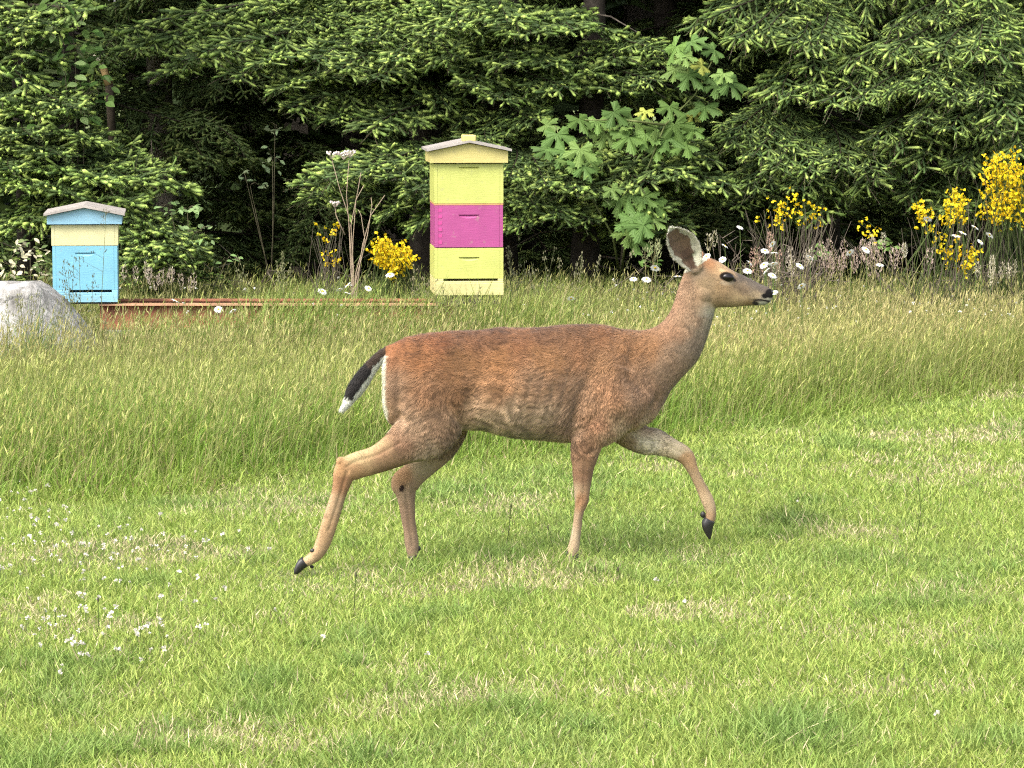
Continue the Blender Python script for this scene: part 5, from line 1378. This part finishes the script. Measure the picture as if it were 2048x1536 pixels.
wv = np.cross(Nf, D3) * (.0009 + .0008 * rf.random(NF))[:, None]
tone = 1 + torso_f * (1.9 * (clump - .5)) + .11 * rf.normal(size=NF)
mott = fbm(nzp, .11, 55, 3) - .5
tone = tone + .6 * mott * np.where(headm | earr, .5, 1)
tone = np.where(headm | earr, 1 + .26 * rf.normal(size=NF) + .8 * mott, tone)
tone = np.where(neckm, 1 + .16 * rf.normal(size=NF) + .8 * (clump - .5) + .5 * mott, tone)
Kh = Kf * np.clip(tone, .45, 1.7)[:, None] * 1.04
nose = (fx > 1526) & (fy > 576) & (fy < 602)
eyez = ((fx - 1453) / 15) ** 2 + ((fy - 553) / 9.5) ** 2 < 1
sel = ~(nose | eyez)
Pf, Nf, hdir, wv, ln, Kh = Pf[sel], Nf[sel], hdir[sel], wv[sel], ln[sel], Kh[sel]
root = Pf - Nf * .0004
FV = np.stack([root - wv, root + wv, root + hdir * ln[:, None]], 1).reshape(-1, 3)
fur_me = mesh_np('fur', FV - org, [np.arange(len(FV)).reshape(-1, 3)], np.repeat(Kh, 3, axis=0))
link('fur', fur_me, M_FUR, deer, kind='stuff')

# eyes, nose, hooves
def simple_mat(name, col, rough, spec=.5, coat=0.0):
    m, n, l, p, out = mat_new(name)
    tc = n.new('ShaderNodeTexCoord'); no = n.new('ShaderNodeTexNoise'); no.inputs['Scale'].default_value = 120
    l.new(tc.outputs['Object'], no.inputs['Vector'])
    mx = n.new('ShaderNodeMix'); mx.data_type = 'RGBA'; mx.inputs[6].default_value = (*[c_ * .7 for c_ in col], 1); mx.inputs[7].default_value = (*[c_ * 1.3 for c_ in col], 1)
    l.new(no.outputs['Fac'], mx.inputs['Factor']); l.new(mx.outputs[2], p.inputs['Base Color'])
    p.inputs['Roughness'].default_value = rough; p.inputs['Specular IOR Level'].default_value = spec; p.inputs['Coat Weight'].default_value = coat
    return m
M_EYE = simple_mat('dark_eye', (.006, .004, .004), .18, .35)
M_HOOF = simple_mat('black_hoof', (.016, .014, .014), .45)
M_NOSE = simple_mat('wet_nose', (.014, .012, .013), .35)
for s_ in (-1, 1):
    mb = MB(); c_ = dpt(1454, 553, s_ * 26.5) - org
    mb.ball((0, 0, 0), (.0235, .0125, .0158), 20, 12)
    o = link('eye', mb.mesh('eye', True), M_EYE, deer); o.location = c_; o.rotation_euler = (0, R(8), R(-8 * s_))
mb = MB()
for s_ in (-1, 1):
    mb.ball(dpt(1534, 590, s_ * 10.5) - org, (.0085, .0045, .0085), 12, 8)
mb.ball(dpt(1541.5, 585, 0) - org, (.0095, .019, .0125), 14, 10)
link('nose', mb.mesh('nose', True), M_NOSE, deer)
def hoof(path, d, hw, spread=6.5):
    """cloven hoof: two pointed toes side by side. path: photo px from coronet to tip with half widths"""
    for s_ in (-1, 1):
        mbh = MB(); A = spline(path, 12); T_ = np.gradient(A[:, :2], axis=0); T_ /= np.linalg.norm(T_, axis=1)[:, None]
        V = []; n_ = 12; ph = np.arange(n_) * 2 * np.pi / n_
        for r_, t_ in zip(A, T_):
            x = r_[0] + t_[1] * r_[2] * np.cos(ph); y = r_[1] - t_[0] * r_[2] * np.cos(ph)
            V.append(dpt(x, y, d + s_ * spread * (1 - .15 * 0) + hw * np.sin(ph) * r_[2] / path[0][2]))
        m_ = len(V); V = np.concatenate(V) - org
        q = [(i * n_ + k, i * n_ + (k + 1) % n_, (i + 1) * n_ + (k + 1) % n_, (i + 1) * n_ + k) for i in range(m_ - 1) for k in range(n_)]
        t = [(0, k + 1, k) for k in range(1, n_ - 1)] + [((m_ - 1) * n_, (m_ - 1) * n_ + k, (m_ - 1) * n_ + k + 1) for k in range(1, n_ - 1)]
        mbh.add(V, tris=t, quads=q); link('hoof', mbh.mesh('hoof', True), M_HOOF, deer)
hoof([(613, 1116, 10), (606, 1122, 10), (600, 1130, 8), (595, 1137, 5), (592.5, 1141, 2)], -42, 7)
hoof([(826, 1116, 11), (828, 1124, 12), (831, 1131, 12), (834, 1136, 9)], 40, 8)
hoof([(1144, 1104, 11.5), (1146, 1112, 12.5), (1149, 1122, 12.5), (1152, 1131, 9)], -41, 8)
hoof([(1422, 1044, 11), (1418, 1053, 12), (1418, 1063, 10), (1420, 1074, 6), (1421.5, 1083, 2)], 40, 8)
for (x, y, d, rx, rz) in [(628, 1094, -48, .0095, .008), (626, 1128, -36, .008, .006), (1408, 1034, 36, .010, .013), (836, 1104, 47, .008, .01), (1133, 1100, -47, .007, .010)]:
    mb = MB(); mb.ball((0, 0, 0), (rx, .008, rz), 10, 6); o = link('dewclaw', mb.mesh('dewclaw', True), M_HOOF, deer); o.location = dpt(x, y, d) - org
